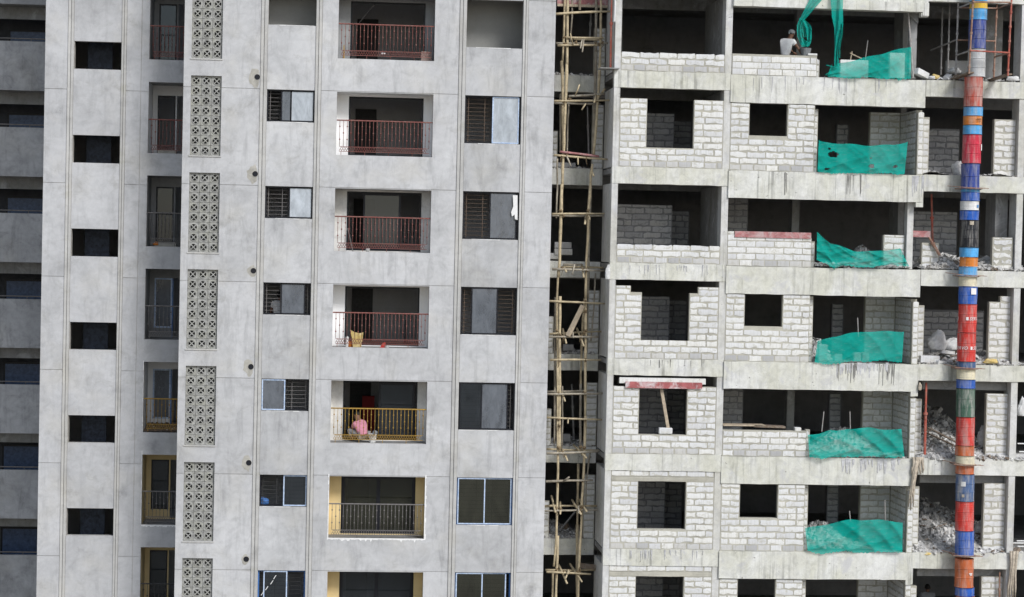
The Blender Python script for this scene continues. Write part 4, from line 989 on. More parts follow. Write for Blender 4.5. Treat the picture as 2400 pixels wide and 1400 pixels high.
# ================================================================ RUBBLE
def chunk(m, c, s, flatness=.6):
    b = len(m.v); rot = Matrix.Rotation(U(0, 6.3), 3, 'Z') @ Matrix.Rotation(U(-.7, .7), 3, 'X') @ Matrix.Rotation(U(-.7, .7), 3, 'Y')
    sx, sy, sz = s*U(.6, 1.4), s*U(.5, 1.0), s*flatness*U(.4, 1.1)
    for z in (-1, 1):
        for x, y in ((-1, -1), (1, -1), (1, 1), (-1, 1)): m.v.append(tuple(Vector(c)+rot @ Vector((x*sx*U(.6, 1), y*sy*U(.6, 1), z*sz*U(.6, 1)))))
    for q in ((0,3,2,1),(4,5,6,7),(0,1,5,4),(1,2,6,5),(2,3,7,6),(3,0,4,7)): m.f.append(tuple(b+i for i in q)); m.m.append(m.cur)
def heap(label, x0, x1, y0, y1, z, prof, n, big=.09, cat='rubble'):
    m = MB(); nx, ny = 40, 18; P = []
    for j in range(ny+1):
        P.append([(x0+(x1-x0)*i/nx, y0+(y1-y0)*j/ny, z+max(-.02, prof(i/nx, j/ny))*U(.8, 1.1)) for i in range(nx+1)])
    for j in range(ny):
        for i in range(nx): m.face([P[j][i], P[j][i+1], P[j+1][i+1], P[j+1][i]])
    for _ in range(n):
        u, v = R(), R()**1.6; h = prof(u, v)
        if h < .01 and R() < .6: continue
        s = big*(.22+.78*R()**2.0)*(1.9 if R() < .05 else 1)
        m.cur = 1 if R() < .2 else (2 if R() < .1 else 0)
        chunk(m, (x0+(x1-x0)*u, y0+(y1-y0)*v, z+max(0, h)+s*.15), s*(1.35 if m.cur == 1 else 1), .12 if m.cur == 1 else .6)
    m.cur = 2
    for _ in range(n//160):
        u, v = U(.1, .85), U(.1, .6); h = prof(u, v); c = Vector((x0+(x1-x0)*u, y0+(y1-y0)*v, z+max(0, h)+.03)); e = Vector((U(-.5, .5), U(-.3, .1), U(-.12, .2)))
        m.tube([c-e*.6, c+e*.1+Vector((0, 0, .02)), c+e*.6], U(.008, .022), 4)
    m.cur = 0
    return m.solo('rubble_heap', [m_rubble, m_sackw, m_plank], label, cat, 'rubble heaps', False, 'stuff')
hump = lambda u, c, w_: math.exp(-((u-c)/w_)**2)
heap('grey heap of broken blocks and mortar round the chute, third storey', 18.3, 21.9, YR+.0, 2.0, 5.53-6, lambda u, v: (.55*hump(u, .30, .22)*(1-math.exp(-5*v))*.9+.36*hump(u, .72, .2)*min(1, v*4)+.06*(1-v)), 700)
heap('low rubble spread under the sacks beside the chute, fourth storey', 18.3, 21.9, YR+.0, 2.0, 5.53-9, lambda u, v: (.28*hump(u, .4, .2)*min(1, v*3)+.34*hump(u, .74, .14)*min(1, v*4)+.04), 600, .07)
heap('steep heap of paper scraps and broken boards behind the chute, fifth storey', 18.3, 21.9, YR+.0, 3.6, 5.53-12, lambda u, v: (1.25*v*(hump(u, .34, .42))+.16*hump(u, .4, .4)*min(1, v*8)+.02), 1300, .1)
heap('tall pale heap of rubble filling the chute bay, sixth storey', 18.3, 21.9, YR+.0, 3.4, 5.53-15, lambda u, v: (.95*v*hump(u, .28, .4)+.42*hump(u, .42, .45)*min(1, v*3.5)+.34*hump(u, .78, .16)*min(1, v*3)), 1300, .09)
heap('thin scatter of debris on the slab edge, top storey', 18.3, 22, YR+.0, 1.2, 5.53, lambda u, v: .05+.10*hump(u, .28, .15)*min(1, v*4), 320, .08)
heap('thin scatter of mortar lumps on the slab edge, second storey', 18.3, 21.5, YR+.0, 1.2, 5.53-3, lambda u, v: .03+.1*hump(u, .1, .1)+.08*hump(u, .75, .1), 260, .06)
heap('little blocks and mortar crumbs at the foot of the sagging net, third storey', 14.95, 18.0, YR+.02, .3, 5.53-6, lambda u, v: .06+.10*v, 240, .08)
heap('dark pile of mortar behind the sagging net, third storey', 16.2, 17.6, .8, 2.2, 5.51-6, lambda u, v: .75*hump(u, .5, .3)*math.sin(math.pi*min(1, v)), 150, .08)
heap('pile of debris behind the left end of the net, fourth storey', 14.95, 16.2, .2, 1.6, 5.51-9, lambda u, v: .75*hump(u, .2, .4)*math.sin(math.pi*min(1, v)), 160, .09)
heap('crumbs of mortar lined along the net foot, fifth storey', 15.0, 18.0, YR+.0, .2, 5.53-12, lambda u, v: .03+.08*v, 160, .06)
heap('debris heap on the floor behind the folded net, fifth storey', 14.95, 17.5, .3, 2.4, 5.51-12, lambda u, v: .8*hump(u, .55, .4)*math.sin(math.pi*min(1, v)), 200, .1)
heap('debris heap on the floor behind the pleated net, sixth storey', 14.95, 17.2, .3, 2.0, 5.51-15, lambda u, v: .75*hump(u, .3, .35)*math.sin(math.pi*min(1, v)), 200, .1)
for k in (0, 1, 3, 4, 5): heap('dusty debris on the recess floor behind the bamboo, '+ORD[k], 6.6, 8.3, 1.7, 3.6, 5.51-3*k, lambda u, v: .05+.15*v*(1-u)+(.25*hump(u, .3, .3)*v if k == 5 else 0), 110, .09)

# ---- loose blocks, boards, sacks and small things
def loose(label, px, py, Y, L=.6, H=.2, rz=0, tilt=0, n=1, mat=m_block, group='loose blocks'):
    p = at(px, py, Y); m = MB(); m.box(-L/2, L/2, -.1, .1, 0, H)
    me = m.mesh('loose_block', mat); o = bpy.data.objects.new('loose_block', me); C.objects.link(o)
    bm = bmesh.new(); bm.from_mesh(me); bmesh.ops.bevel(bm, geom=bm.edges[:], offset=.012, segments=1, affect='EDGES')
    for v in bm.verts: v.co += Vector((U(-.004, .004), U(-.004, .004), U(-.004, .004)))
    bm.to_mesh(me); bm.free()
    o.location = p; o.rotation_euler = (0, tilt, rz); return tag(o, label, 'block', group)
loose('white block lying tilted on the slab edge right of the sloping net', 2158, 180, -.3, .5, .2, .5, .3)
loose('small white block set on the neat wall beside the bucket', 1903, 131.5, -.45, .3, .07)
loose('white block holding the foot of the timber prop in the window opening', 1559, 1017, -.42, .42, .19)
loose('grey block on top of the pair in the scaffold recess, third storey', 1319, 582, 1.95, .55, .2, mat=m_blockg)
loose('grey block under another in the scaffold recess, third storey', 1320, 598, 1.95, .58, .2, mat=m_blockg)
loose('grey block at the bottom left of the small stack in the recess, third storey', 1300, 608, 2.0, .4, .2, mat=m_blockg)
loose('grey block lying on the recess floor, second storey', 1326, 396, 2.1, .62, .2, mat=m_blockg)
loose('grey block standing in the recess behind the poles, fifth storey', 1322, 1035, 2.4, .4, .25, mat=m_blockg)
loose('grey block on the recess floor behind poles, fourth storey', 1331, 822, 2.3, .35, .2, mat=m_blockg)
loose('tall white block behind the left corner of the net, fourth storey', 1927, 848, -.25, .28, .55)
loose('small white block behind the net near its left end, fourth storey', 1963, 846, -.2, .25, .22); loose('white block behind the middle of the net, fourth storey', 2008, 846, -.25, .22, .27); loose('white block right of the middle behind the net, fourth storey', 2027, 846, -.25, .22, .26)
loose('long pale block at the slab edge left of the chute, fourth storey', 2178, 850, -.35, .62, .22)
loose('broken pale block beside the long one, fourth storey', 2203, 855, -.42, .3, .13, .4, .1); loose('pale block on the rubble behind the chute, fourth storey', 2218, 830, .2, .5, .12, .3, .1)
loose('grey slab of blocks stacked inside the steel frame, top storey', 2242, 173, 2.0, .75, .42, mat=m_blockg)
loose('block stack seen through the sloping net, top storey', 2000, 183, -.1, .9, .56); loose('tall block stack seen through the right end of the sloping net, top storey', 2100, 184, -.1, .5, .8)
loose('white sliver of block on the low wall with boards, fifth storey', 1869, 1010, -.42, .2, .11)
def board(label, a, b, ya, yb, wd, th, mat, cat='board', name='board'): return plankT(a, b, ya, yb, wd, th, mat).solo(name, mat, label, cat)
m = MB(); p, q = at(1722, 556, YR-.02), at(1901, 559, YR-.02); m.box(p.x, q.x, YR-.03, YR+.18, p.z, p.z+.19); m.solo('red_board', m_redp, 'long weathered red shuttering board lying on the waist-high block wall', 'board')
m = MB(); p, q = at(1466, 911, YR-.08), at(1646, 911, YR-.08); m.box(p.x, q.x, YR-.06, YR-.02, p.z+.02, p.z+.22); m.solo('lintel_board', None or flat('streaked_red_board', (.38, .12, .12), .8, .3, 5, 0, (.62, .60, .60), .95), 'red shuttering board streaked with white cement across the window head', 'board')
m = MB(); p, q = at(1452, 893, YR), at(1654, 896, YR); m.box(p.x, q.x, YR+.0, YR+.18, p.z-.07, p.z+.11); m.solo('fresh_lintel', m_block, 'pale fresh lintel behind the streaked red shuttering board', 'lintel')
p, q = at(1550, 911, -.40), at(1566, 1005, -.40); m = MB(); m.v = [tuple(c) for c in (p+Vector((-.05, -.03, 0)), p+Vector((.05, -.03, 0)), p+Vector((.05, .03, 0)), p+Vector((-.05, .03, 0)), q+Vector((-.05, -.03, 0)), q+Vector((.05, -.03, 0)), q+Vector((.05, .03, 0)), q+Vector((-.05, .03, 0)))]
m.f = [(0,1,5,4),(1,2,6,5),(2,3,7,6),(3,0,4,7),(0,3,2,1),(4,5,6,7)]; m.m = [0]*6; m.solo('timber_prop', m_wood, 'leaning pale timber prop under the streaked board', 'prop')
m = MB(); a = at(2137, 543, -.2); m.box(a.x, a.x+.62, -.16, .02, a.z-.17, a.z+.03); m.solo('red_board', m_redp, 'short faded red board on the block stub left of the chute', 'board')
board('grey boards lying across the low wall, fifth storey', (1692, 997), (1790, 998), -.2, -.2, .5, .04, m_wood); board('second grey board stacked at the right on the low wall, fifth storey', (1765, 1000), (1838, 1003), -.25, -.25, .4, .06, m_plank)
for lab, a, b, ya, yb, r, mt in (('red oxide steel prop standing on the rubble, third storey', (2183, 455), (2186, 590), .3, .3, .04, m_redt), ('thin rusty steel prop beside the left pier, fifth storey', (2171, 897), (2167, 1072), -.35, -.35, .045, m_redt),
     ('thin brown prop in front of the right pier, bottom storey', (2343, 1341), (2342, 1440), -.45, -.45, .03, m_rust), ('rusty prop leaning onto the rubble, third storey', (2175, 552), (2202, 598), -.1, -.3, .05, m_rust),
     ('grey adjustable steel prop at the right end of the sloping net', (2129, 30), (2140, 183), -.3, -.35, .035, m_galv), ('red and grey steel prop beside the corner column at the scaffold', (1434, -20), (1431, 162), -.35, -.35, .035, m_redt),
     ('thin grey prop in the dark recess, second storey', (1377, 250), (1380, 362), 2.2, 2.2, .03, m_galv), ('grey pipe leaning in the dark recess, fifth storey', (1340, 900), (1345, 1030), 2.6, 2.6, .035, m_concd), ('thin pipe standing in the recess, top storey', (1385, 30), (1382, 95), 2.4, 2.4, .035, m_concd)):
    m = MB(); p, q = at(*a, ya), at(*b, yb); m.tube([p, p.lerp(q, .45)], r*.8, 8); m.tube([p.lerp(q, .42), q], r, 8); m.tube([p.lerp(q, .42)-Vector((0, 0, .03)), p.lerp(q, .42)+Vector((0, 0, .05))], r*1.6, 8); m.box(q.x-.07, q.x+.07, q.y-.07, q.y+.07, q.z-.01, q.z)
    m.solo('steel_prop', mt, lab, 'prop', 'steel props')
for lab, a, b, Y in (('thin stick standing behind the sloping net, top storey', (2034, 95), (2028, 140), .4), ('thin rod behind the left of the folded net, fifth storey', (1931, 965), (1926, 1012), -.3), ('thin rod behind the middle of the folded net, fifth storey', (1992, 965), (1993, 1006), -.3),
     ('thin rod behind the net, fourth storey', (2010, 745), (2012, 790), -.3), ('short rod behind the pleated net, sixth storey', (1991, 1198), (1993, 1220), -.3), ('pale rod at the right behind the pleated net, sixth storey', (2074, 1172), (2075, 1220), -.1)):
    MB().tube([at(*a, Y), at(*b, Y)], .016, 5).solo('steel_rod', m_galv, lab, 'rod', 'steel rods')
m = MB(); m.tube([at(1997, 121, .2), at(1993, 142, .2)], .02, 5); m.tube([at(1992, 125, .2), at(2020, 138, .1)], .02, 5); m.solo('stick_frame', m_wood, 'crossed timber sticks behind the sloping net, top storey', 'timber')
# boards in the sixth-storey recess and the debris slope planks
board('long dark plank sliding down the steep paper heap', (2174, 1003), (2246, 1040), .9, -.1, .12, .03, m_plank); board('second dark plank lower on the steep paper heap', (2170, 1015), (2235, 1045), .7, -.2, .1, .03, m_plank)
board('rusty sheet lying across the bamboo near the bottom', (1360, 1332), (1396, 1336), .9, .9, .02, .17, m_plank)
for i, (a, b) in enumerate((((1348, 1200), (1313, 1242)), ((1385, 1130), (1368, 1162)), ((1380, 1205), (1371, 1245)))):
    MB().tube([at(*a, 2.3), at(*b, 2.0)], .03, 4).solo('timber_strut', m_concd, ['long grey strut leaning in the recess, sixth storey', 'short grey strut high in the recess, sixth storey', 'steep grey strut at the right of the recess, sixth storey'][i], 'timber', 'grey struts')
def blob(name, label, cat, c, s, mat, seed=0, group=None, crease=.18):
    rd = random.Random(seed); bm = bmesh.new(); bmesh.ops.create_icosphere(bm, subdivisions=4, radius=1)
    ph = [rd.random()*6 for _ in range(6)]
    for v in bm.verts:
        x, y, z = v.co; f = 1+crease*(.7*math.sin(3*x+ph[0])*math.sin(3.5*z+ph[1])+.35*math.sin(7*y+5*z+ph[2])*math.sin(6*x+ph[3])-.35*abs(math.sin(9*x+7*z+ph[4]))-.25*abs(math.sin(11*z-8*x+ph[5])))
        z = max(z, -.55); v.co = Vector((x*f*s[0], y*f*s[1], (z+.55)/1.55*f*s[2]))
    me = bpy.data.meshes.new(name); bm.to_mesh(me); bm.free(); me.materials.append(mat)
    me.polygons.foreach_set('use_smooth', [True]*len(me.polygons))
    o = bpy.data.objects.new(name, me); C.objects.link(o); o.location = c; return tag(o, label, cat, group)
def sack(label, px, py, Y, s, mat=m_sackw, seed=0, cat='sack', name='sack', group='sacks'): return blob(name, label, cat, at(px, py, Y), s, mat, seed, group)
sack('upright white sack on the rubble left of the chute, fourth storey', 2196, 820, .2, (.32, .25, .62), seed=1); sack('round white sack behind the chute, fourth storey', 2232, 820, .3, (.34, .25, .42), seed=2)
sack('dusty sack slumped on the floor left of the chute, second storey', 2246, 410, -.1, (.22, .2, .44), seed=3); sack('crumpled yellow sack right of the chute, fourth storey', 2322, 852, -.5, (.27, .15, .17), m_sacky, 4)
sack('crumpled yellow bag at the slab edge left of the steel frame', 2193, 186, -.45, (.14, .1, .17), m_sacky, 5); sack('crumpled white sheet beside the yellow bag, top storey', 2184, 186, -.5, (.12, .08, .12), seed=6); sack('white sheet crumpled under the steel frame, top storey', 2375, 190, -.45, (.26, .1, .17), seed=7)
sack('white paper bag inside the steel frame, top storey', 2236, 172, .2, (.22, .2, .2), seed=8); sack('white plastic bag caught on the beam corner beside the scaffold', 1424, 655, -.66, (.09, .06, .48), seed=9); sack('hanging white sack on the far right column, fifth storey', 2394, 975, -.45, (.14, .1, .62), seed=10)
sack('tan scrap of sheet at the slab edge, sixth storey', 2173, 1301, -.52, (.14, .08, .1), m_sacky, 11); sack('tan rag stuck under the beam left of the chute, fifth storey', 2156, 915, -.68, (.06, .04, .25), m_rag, 12); sack('grey dusty sack right of the chute, sixth storey', 2300, 1255, .6, (.22, .2, .5), seed=14); sack('crumpled white sack right of the chute, fifth storey', 2305, 1050, .4, (.22, .2, .75), seed=15)
def rag(label, px0, py0, px1, py1, wpx, n=5):
    m = MB()
    for i in range(n):
        o = (i-(n-1)/2)*wpx/n
        pts = [at(px0+o*1.2+(px1-px0)*t+2*math.sin(t*5+i), py0+(py1-py0)*t*U(.85, 1.0), -.66-.02*(i % 2)) for t in (0, .25, .5, .75, 1)]
        m.tube(pts, [.05, .045, .04, .035, .015], 5)
    m.solo('hanging_rag', m_rag, label, 'rag', 'torn sacking rags', True)
rag('bundle of torn sacking hanging from the slab corner, fifth storey edge', 2152, 1072, 2150, 1115, 24); rag('long twisted sacking rag hanging beside the balcony pier, sixth storey', 2146, 1080, 2135, 1198, 10, 3); rag('long torn sacking rag hanging at the right column, bottom', 2377, 1292, 2370, 1420, 16, 4)
# reinforcement stubs at the right edge
for i, (x, y) in enumerate(((2392, 1040), (2396, 1059), (2390, 1268), (2382, 1273), (2392, 1281))):
    MB().tube([at(x-7, y, -.2), at(x+30, y+.5, -.25)], .02, 5).solo('white_pipe', m_paintw, ['upper white pipe end jutting at the right edge, fifth storey', 'lower white pipe end jutting at the right edge, fifth storey', 'top white pipe end at the right edge, sixth storey', 'middle short white pipe end at the right edge, sixth storey', 'lowest white pipe end at the right edge, sixth storey'][i], 'pipe', 'white pipes')
# top-storey recess shuttering
p, q = at(1306, 8, 1.3), at(1424, 8, 1.3); m = MB(); m.box(p.x, q.x, 1.3, 1.36, p.z-.02, p.z+.5); m.solo('shuttering_panel', m_redp, 'pink shuttering panel hanging at the top of the scaffold recess', 'board')
m = MB(); m.box(p.x, q.x, 1.22, 1.29, p.z-.1, p.z-.02); m.solo('timber_batten', m_wood, 'pale batten nailed under the pink shuttering panel', 'timber')
MB().tube([at(1360, -15, 1.15), at(1359, 24, 1.15)], .035, 4).solo('timber_batten', m_wood, 'short batten hanging down from the pink shuttering', 'timber')
MB().tube([at(1442, 0, -.62), at(1440, 51, -.62)], .03, 4).solo('timber_batten', m_paintw, 'white batten against the corner column at the top', 'timber')
p = at(1430, 161, -.4); MB().box(p.x-.35, p.x+.25, -.75, -.1, p.z-.03, p.z).solo('ledge_plate', m_concd, 'small steel plate bracketed at the corner column, top storey', 'plate')

# ---- things on the plastered balconies
def bal_z(k): return 5.722-3*k
m = MB(); p = at(836, 815, .25)
pts = [(-.12, 0), (.14, 0), (.18, .28), (.20, .46), (.08, .43), (-.08, .46), (-.22, .54), (-.16, .3)]
m.slab_poly([(p.x+a, bal_z(3)+b) for a, b in pts], .2, .42); bag = m.solo('cement_bag', m_sacky, 'open yellow cement bag standing on the fourth balcony', 'bag')
m = MB(); p = at(813, 815, .3); m.lathe(p.x, .3, [(0, bal_z(3)), (.045, bal_z(3)), (.05, bal_z(3)+.3), (.0, bal_z(3)+.34)], 12); m.solo('white_tube', m_paintw, 'white tube standing beside the yellow bag', 'tube')
p = at(821, 815, .4); m = MB(); m.lathe(p.x, .4, [(0, bal_z(3)), (.09, bal_z(3)), (.1, bal_z(3)+.18), (.08, bal_z(3)+.18), (.07, bal_z(3)+.02)], 14); m.solo('orange_bucket', m_orange, 'small orange bucket between the white tube and the yellow bag', 'bucket')
p = at(897, 815, .2); m = MB(); m.slab_poly([(p.x-.09, bal_z(3)), (p.x+.06, bal_z(3)), (p.x+.11, bal_z(3)+.17), (p.x+.0, bal_z(3)+.16)], .15, .24); m.solo('red_packet', m_redpl, 'red packet lying at the edge of the fourth balcony', 'packet')
sack('crumpled white paper beside the red packet', 907, 815, .18, (.07, .05, .08), seed=20, cat='paper', name='paper', group=None)
p = at(1003, 140, .5); m = MB()
for i in range(6): m.box(p.x-.22+U(-.01, .01), p.x+.12+U(-.01, .01), .35, .6, bal_z(0)+.055*i, bal_z(0)+.055*i+.05)
m.solo('tile_stack', m_tile, 'stack of brown tile boxes at the right end of the top balcony', 'boxes')
board('grey board leaning in the right corner of the top balcony', (1010, 138), (1018, 80), .9, 1.0, .03, .02, m_concd)
MB().tube([at(807, -30, 1.0), at(806, 138, .9)], .022, 6).solo('yellow_pipe', flat('yellow_pipe', (.45, .28, .05), .6), 'yellow stained pipe standing against the wall of the top balcony', 'pipe')
m = MB(); m.tube([at(900-(i/12)**.8*58+0, -8+i/12*62, 1.25) for i in range(13)], .012, 5); m.solo('loose_cable', m_grey, 'loose grey cable curving across the top balcony door', 'cable')
sack('crumpled white cloth on the top balcony floor', 898, 128, .4, (.08, .06, .06), seed=22, cat='cloth', name='cloth', group=None)
sack('white scraps on the third balcony floor', 862, 590, .3, (.07, .05, .12), seed=23, cat='cloth', name='cloth', group=None)
MB().tube([at(815, 536, .9), at(828, 593, .3)], .018, 5).solo('thin_board', m_grey, 'thin grey stick leaning behind the third balcony railing', 'timber')
MB().box(2.1, 2.14, 3.4, 3.5, bal_z(3), bal_z(3)+.75).solo('dark_board', m_darkst, 'dark board leaning on the room wall behind the fourth balcony', 'board')
p = at(388, 360, 2.8); MB().box(p.x-.25, p.x+.35, 2.7, 2.9, 5.73-3, 5.73-3+.12).solo('cement_slab', m_patch, 'flat grey slab on the floor of the small second balcony', 'slab')
p = at(384, 578, 2.9); MB().box(p.x-.3, p.x+.4, 2.75, 3.0, 5.73-6, 5.73-6+.14).solo('cement_slab', m_patch, 'flat grey slab on the floor of the small third balcony', 'slab')
sack('orange pot in the corner of the small third balcony', 365, 575, 2.75, (.09, .08, .12), m_orange, 30, 'pot', 'pot', None)
heap('brown soil and dust on the floor of the small fifth balcony', -6.28, -5.0, 2.55, 3.9, 5.73-12, lambda u, v: .04+.16*v, 80, .04).data.materials[0] = flat('brown_soil', (.24, .17, .12), .95, .3, 6)
m = MB(); p = at(873, 1035, .35); m.lathe(p.x, .35, [(0, bal_z(4)), (.10, bal_z(4)), (.13, bal_z(4)+.27), (.11, bal_z(4)+.27), (.09, bal_z(4)+.04)], 16); m.solo('white_bucket', m_paintw, 'white plaster bucket beside the squatting person in pink', 'bucket')
sack('grey cloth hung on the railing above the bucket', 879, 1018, .12, (.09, .04, .13), m_greyc, 31, 'cloth', 'cloth', None)
sack('blue bag on the sill inside the sixth small window', 619, 1182, .35, (.16, .1, .24), m_blue, 32, 'bag', 'bag', None)
MB().box(.75, 1.15, 3.0, 3.3, bal_z(4), bal_z(4)+1.25).solo('red_cloth', flat('dark_red_cloth', (.25, .03, .03), .9), 'dark red cloth hanging inside the room behind the fifth balcony', 'cloth')

# ================================================================ PEOPLE
def skin(name, pts, edges, rad, root, mat, parent, sub=2):
    me = bpy.data.meshes.new(name); me.from_pydata([tuple(p) for p in pts], edges, [])
    ob = bpy.data.objects.new(name, me); C.objects.link(ob)
    sm = ob.modifiers.new('skin', 'SKIN'); sm.use_smooth_shade = True
    for i, r in enumerate(rad):
        v = me.skin_vertices[0].data[i]; v.radius = r if isinstance(r, tuple) else (r, r); v.use_root = (i == root)
    ob.modifiers.new('sub', 'SUBSURF').levels = sub
    dg = bpy.context.evaluated_depsgraph_get(); nm = bpy.data.meshes.new_from_object(ob.evaluated_get(dg))
    bpy.data.objects.remove(ob); bpy.data.meshes.remove(me)
    nm.materials.clear(); nm.materials.append(mat); nm.name = name
    nm.polygons.foreach_set('use_smooth', [True]*len(nm.polygons))
    o = bpy.data.objects.new(name, nm); C.objects.link(o); o.parent = parent; return o
def person(label, loc, rz, J, shirt, trousers, headwear=None, hair=m_hair, s=1.0):
    """J: joints in metres, local frame, x = right of the picture, y = away, z up"""
    root = thing('person', label, 'person', loc); root.rotation_euler.z = rz
    V_ = {k: Vector(v)*s for k, v in J.items()}
    names = ['pelvis', 'belly', 'chest', 'neck', 'head0', 'head1', 'sL', 'eL', 'wL', 'sR', 'eR', 'wR', 'hL', 'kL', 'aL', 'tL', 'hR', 'kR', 'aR', 'tR']
    ed = [('pelvis', 'belly'), ('belly', 'chest'), ('chest', 'neck'), ('neck', 'head0'), ('head0', 'head1'), ('chest', 'sL'), ('sL', 'eL'), ('eL', 'wL'), ('chest', 'sR'), ('sR', 'eR'), ('eR', 'wR'),
          ('pelvis', 'hL'), ('hL', 'kL'), ('kL', 'aL'), ('aL', 'tL'), ('pelvis', 'hR'), ('hR', 'kR'), ('kR', 'aR'), ('aR', 'tR')]
    rd = dict(pelvis=(.13, .10), belly=(.125, .095), chest=(.145, .10), neck=.052, head0=(.082, .092), head1=(.075, .085), sL=.06, eL=.042, wL=.028, sR=.06, eR=.042, wR=.028, hL=.085, kL=.058, aL=.036, tL=.034, hR=.085, kR=.058, aR=.036, tR=.034)
    pts = [V_[q] for q in names]; E = [(names.index(a), names.index(b)) for a, b in ed]
    rr = [tuple(c*s for c in rd[q]) if isinstance(rd[q], tuple) else rd[q]*s for q in names]
    body = skin('body', pts, E, rr, 0, m_skin, root)
    # hands: palm, four fingers and a thumb on each wrist, part of the body's skin
    for sd_ in 'LR':
        wv, ev = V_['w'+sd_], V_['e'+sd_]; t = (wv-ev).normalized(); side = t.cross(Vector((0, 1, 0)))
        side = side.normalized() if side.length > .1 else Vector((1, 0, 0)); nrm = t.cross(side)
        hp = [wv, wv+t*.05, wv+t*.085]; he = [(0, 1), (1, 2)]; hr = [.026, .034, .03]
        for i, (o_, ln) in enumerate(((-.03, .062), (-.01, .075), (.01, .07), (.03, .055))):
            b0 = len(hp); a_ = hp[2]+side*o_; hp += [a_+t*ln*.4+nrm*.006, a_+t*ln*.75+nrm*.02, a_+t*ln*.9+nrm*.04]; he += [(2, b0), (b0, b0+1), (b0+1, b0+2)]; hr += [.009, .0085, .007]
        b0 = len(hp); a_ = wv+t*.035; hp += [a_-side*.045+t*.015, a_-side*.06+t*.045+nrm*.012]; he += [(1, b0), (b0, b0+1)]; hr += [.011, .009]
        skin('hand', hp, he, hr, 1, m_skin, body, 1)
    # clothes a little larger than the body
    sp = ['pelvis', 'belly', 'chest', 'neck', 'sL', 'eL', 'sR', 'eR']; cp = [V_[q].copy() for q in sp]
    cp[3] = V_['chest'].lerp(V_['neck'], .55); cp[5] = V_['sL'].lerp(V_['eL'], .62); cp[7] = V_['sR'].lerp(V_['eR'], .62); cp[0] = V_['belly'].lerp(V_['pelvis'], .85)
    skin('shirt', cp, [(0, 1), (1, 2), (2, 3), (2, 4), (4, 5), (2, 6), (6, 7)], [(.185, .15), (.18, .145), (.205, .15), (.085, .085), (.105, .105), (.085, .085), (.105, .105), (.085, .085)], 1, shirt, root)
    tp = ['pelvis', 'hL', 'kL', 'aL', 'hR', 'kR', 'aR']; cp = [V_[q].copy() for q in tp]
    cp[3] = V_['kL'].lerp(V_['aL'], .75); cp[6] = V_['kR'].lerp(V_['aR'], .75)
    skin('trousers', cp, [(0, 1), (1, 2), (2, 3), (0, 4), (4, 5), (5, 6)], [(.175, .145), .125, .095, .075, .125, .095, .075], 0, trousers, root)
    h0, h1 = V_['head0'], V_['head1']; up = (h1-h0).normalized(); face = Vector(J.get('face', (0, 1, 0))).normalized(); face = (face-up*face.dot(up)).normalized(); sd2 = up.cross(face)
    def ell(name, c, r, mat, par, n=2):
        bm = bmesh.new(); bmesh.ops.create_icosphere(bm, subdivisions=n, radius=1)
        for v in bm.verts: v.co = c + sd2*v.co.x*r[0] + face*v.co.y*r[1] + up*v.co.z*r[2]
        me = bpy.data.meshes.new(name); bm.to_mesh(me); bm.free(); me.materials.append(mat); me.polygons.foreach_set('use_smooth', [True]*len(me.polygons))
        o = bpy.data.objects.new(name, me); C.objects.link(o); o.parent = par; return o
    hc = h0.lerp(h1, .55)
    ell('hair', hc-face*.014+up*.02, (.092, .108, .105), hair, root)
    if headwear:
        ell('headscarf', hc-face*.006+up*.035, (.104, .122, .10), headwear, root); ell('scarf_knot', hc-face*.115-up*.02, (.035, .03, .04), headwear, root)
    for sg in (-1, 1):
        ell('ear', hc+sd2*.092*sg-up*.02, (.012, .022, .032), m_skin, body, 1); ell('eye', hc+face*.094+sd2*.034*sg-up*.0, (.013, .008, .009), m_paintw, body, 1)
    ell('nose', hc+face*.108-up*.03, (.014, .02, .022), m_skin, body, 1); ell('mouth', hc+face*.095-up*.066, (.026, .008, .007), m_redp, body, 1)
    return root
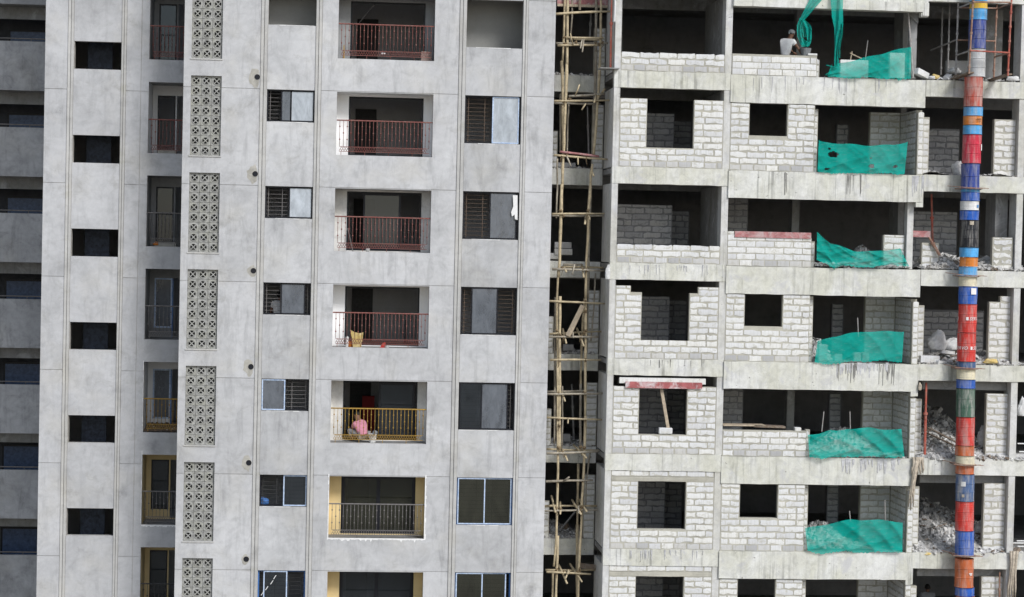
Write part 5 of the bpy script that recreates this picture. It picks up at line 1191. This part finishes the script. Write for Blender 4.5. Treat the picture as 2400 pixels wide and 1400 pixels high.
# the mason behind the neat low wall: back towards us, leaning to the right over his work
p = at(1846, 128, .0)
person('man in a white shirt and grey headscarf bending over the block wall', (p.x, -.05, 5.52), 0, dict(
    pelvis=(-.06, .1, .62), belly=(-.05, .1, .82), chest=(.0, .13, 1.03), neck=(.09, .16, 1.18), head0=(.12, .18, 1.25), head1=(.145, .19, 1.37), face=(.8, .6, -.35),
    sL=(-.13, .18, 1.07), eL=(.05, .40, .92), wL=(.24, .42, .80), sR=(.15, .04, 1.06), eR=(.28, -.04, .88), wR=(.38, -.06, .70),
    hL=(-.12, .1, .58), kL=(-.16, .30, .30), aL=(-.16, .06, .06), tL=(-.16, .2, .03), hR=(.06, .1, .58), kR=(.10, .32, .32), aR=(.10, .08, .06), tR=(.1, .22, .03)), m_shirt, m_check, m_scarf, s=1.09)
p = at(1888, 127, -.2); m = MB(); m.lathe(p.x, -.2, [(0, 6.19), (.13, 6.19), (.175, 6.44), (.18, 6.46), (.155, 6.46), (.12, 6.22), (0, 6.215)], 18); m.solo('mortar_bucket', m_greyc, 'grey mortar bucket on the wall at the right hand of the man in white', 'bucket')
# the plasterer squatting on the fifth balcony
p = at(843, 1034, .45)
person('person in a pink shirt and grey trousers squatting behind the yellow railing', (p.x, .50, bal_z(4)), 0, dict(
    pelvis=(.10, .0, .16), belly=(.06, .02, .30), chest=(-.01, .08, .47), neck=(-.06, .15, .58), head0=(-.08, .19, .63), head1=(-.09, .25, .72), face=(-.4, .8, -.5),
    sL=(-.14, .04, .45), eL=(-.24, .16, .28), wL=(-.22, .36, .24), sR=(.09, .16, .48), eR=(.10, .34, .34), wR=(-.02, .50, .32),
    hL=(.0, .0, .16), kL=(-.30, .16, .30), aL=(-.17, .06, .06), tL=(-.25, .14, .03), hR=(.14, .06, .16), kR=(-.10, .38, .33), aR=(.0, .22, .06), tR=(-.06, .34, .03)), m_pink, m_trous, s=1.2)
STAND = lambda lean=0: dict(pelvis=(0, 0, .90), belly=(0, 0, 1.06), chest=(lean, .0, 1.30), neck=(lean*1.2, .02, 1.44), head0=(lean*1.3, .03, 1.52), head1=(lean*1.4, .03, 1.64), face=(.3, 1, -.1),
    sL=(-.19+lean, 0, 1.36), eL=(-.25, .05, 1.08), wL=(-.18, .22, .95), sR=(.19+lean, 0, 1.36), eR=(.27, .08, 1.10), wR=(.24, .26, 1.02),
    hL=(-.10, 0, .86), kL=(-.11, .03, .46), aL=(-.12, 0, .08), tL=(-.13, -.12, .03), hR=(.10, 0, .86), kR=(.11, .03, .46), aR=(.12, 0, .08), tR=(.13, -.12, .03))
p = at(653, 735, .9)
person('person in a pale shirt standing inside the fourth small window', (p.x, .85, 5.70-9-.02), 0, STAND(.03), m_shirt, m_trous)
p = at(2172, 1400, 1.4)
person('dim person in a grey shirt standing in the chute bay at the bottom edge', (p.x, 1.4, 5.51-18), 0, STAND(.02), m_greyc, m_trous)
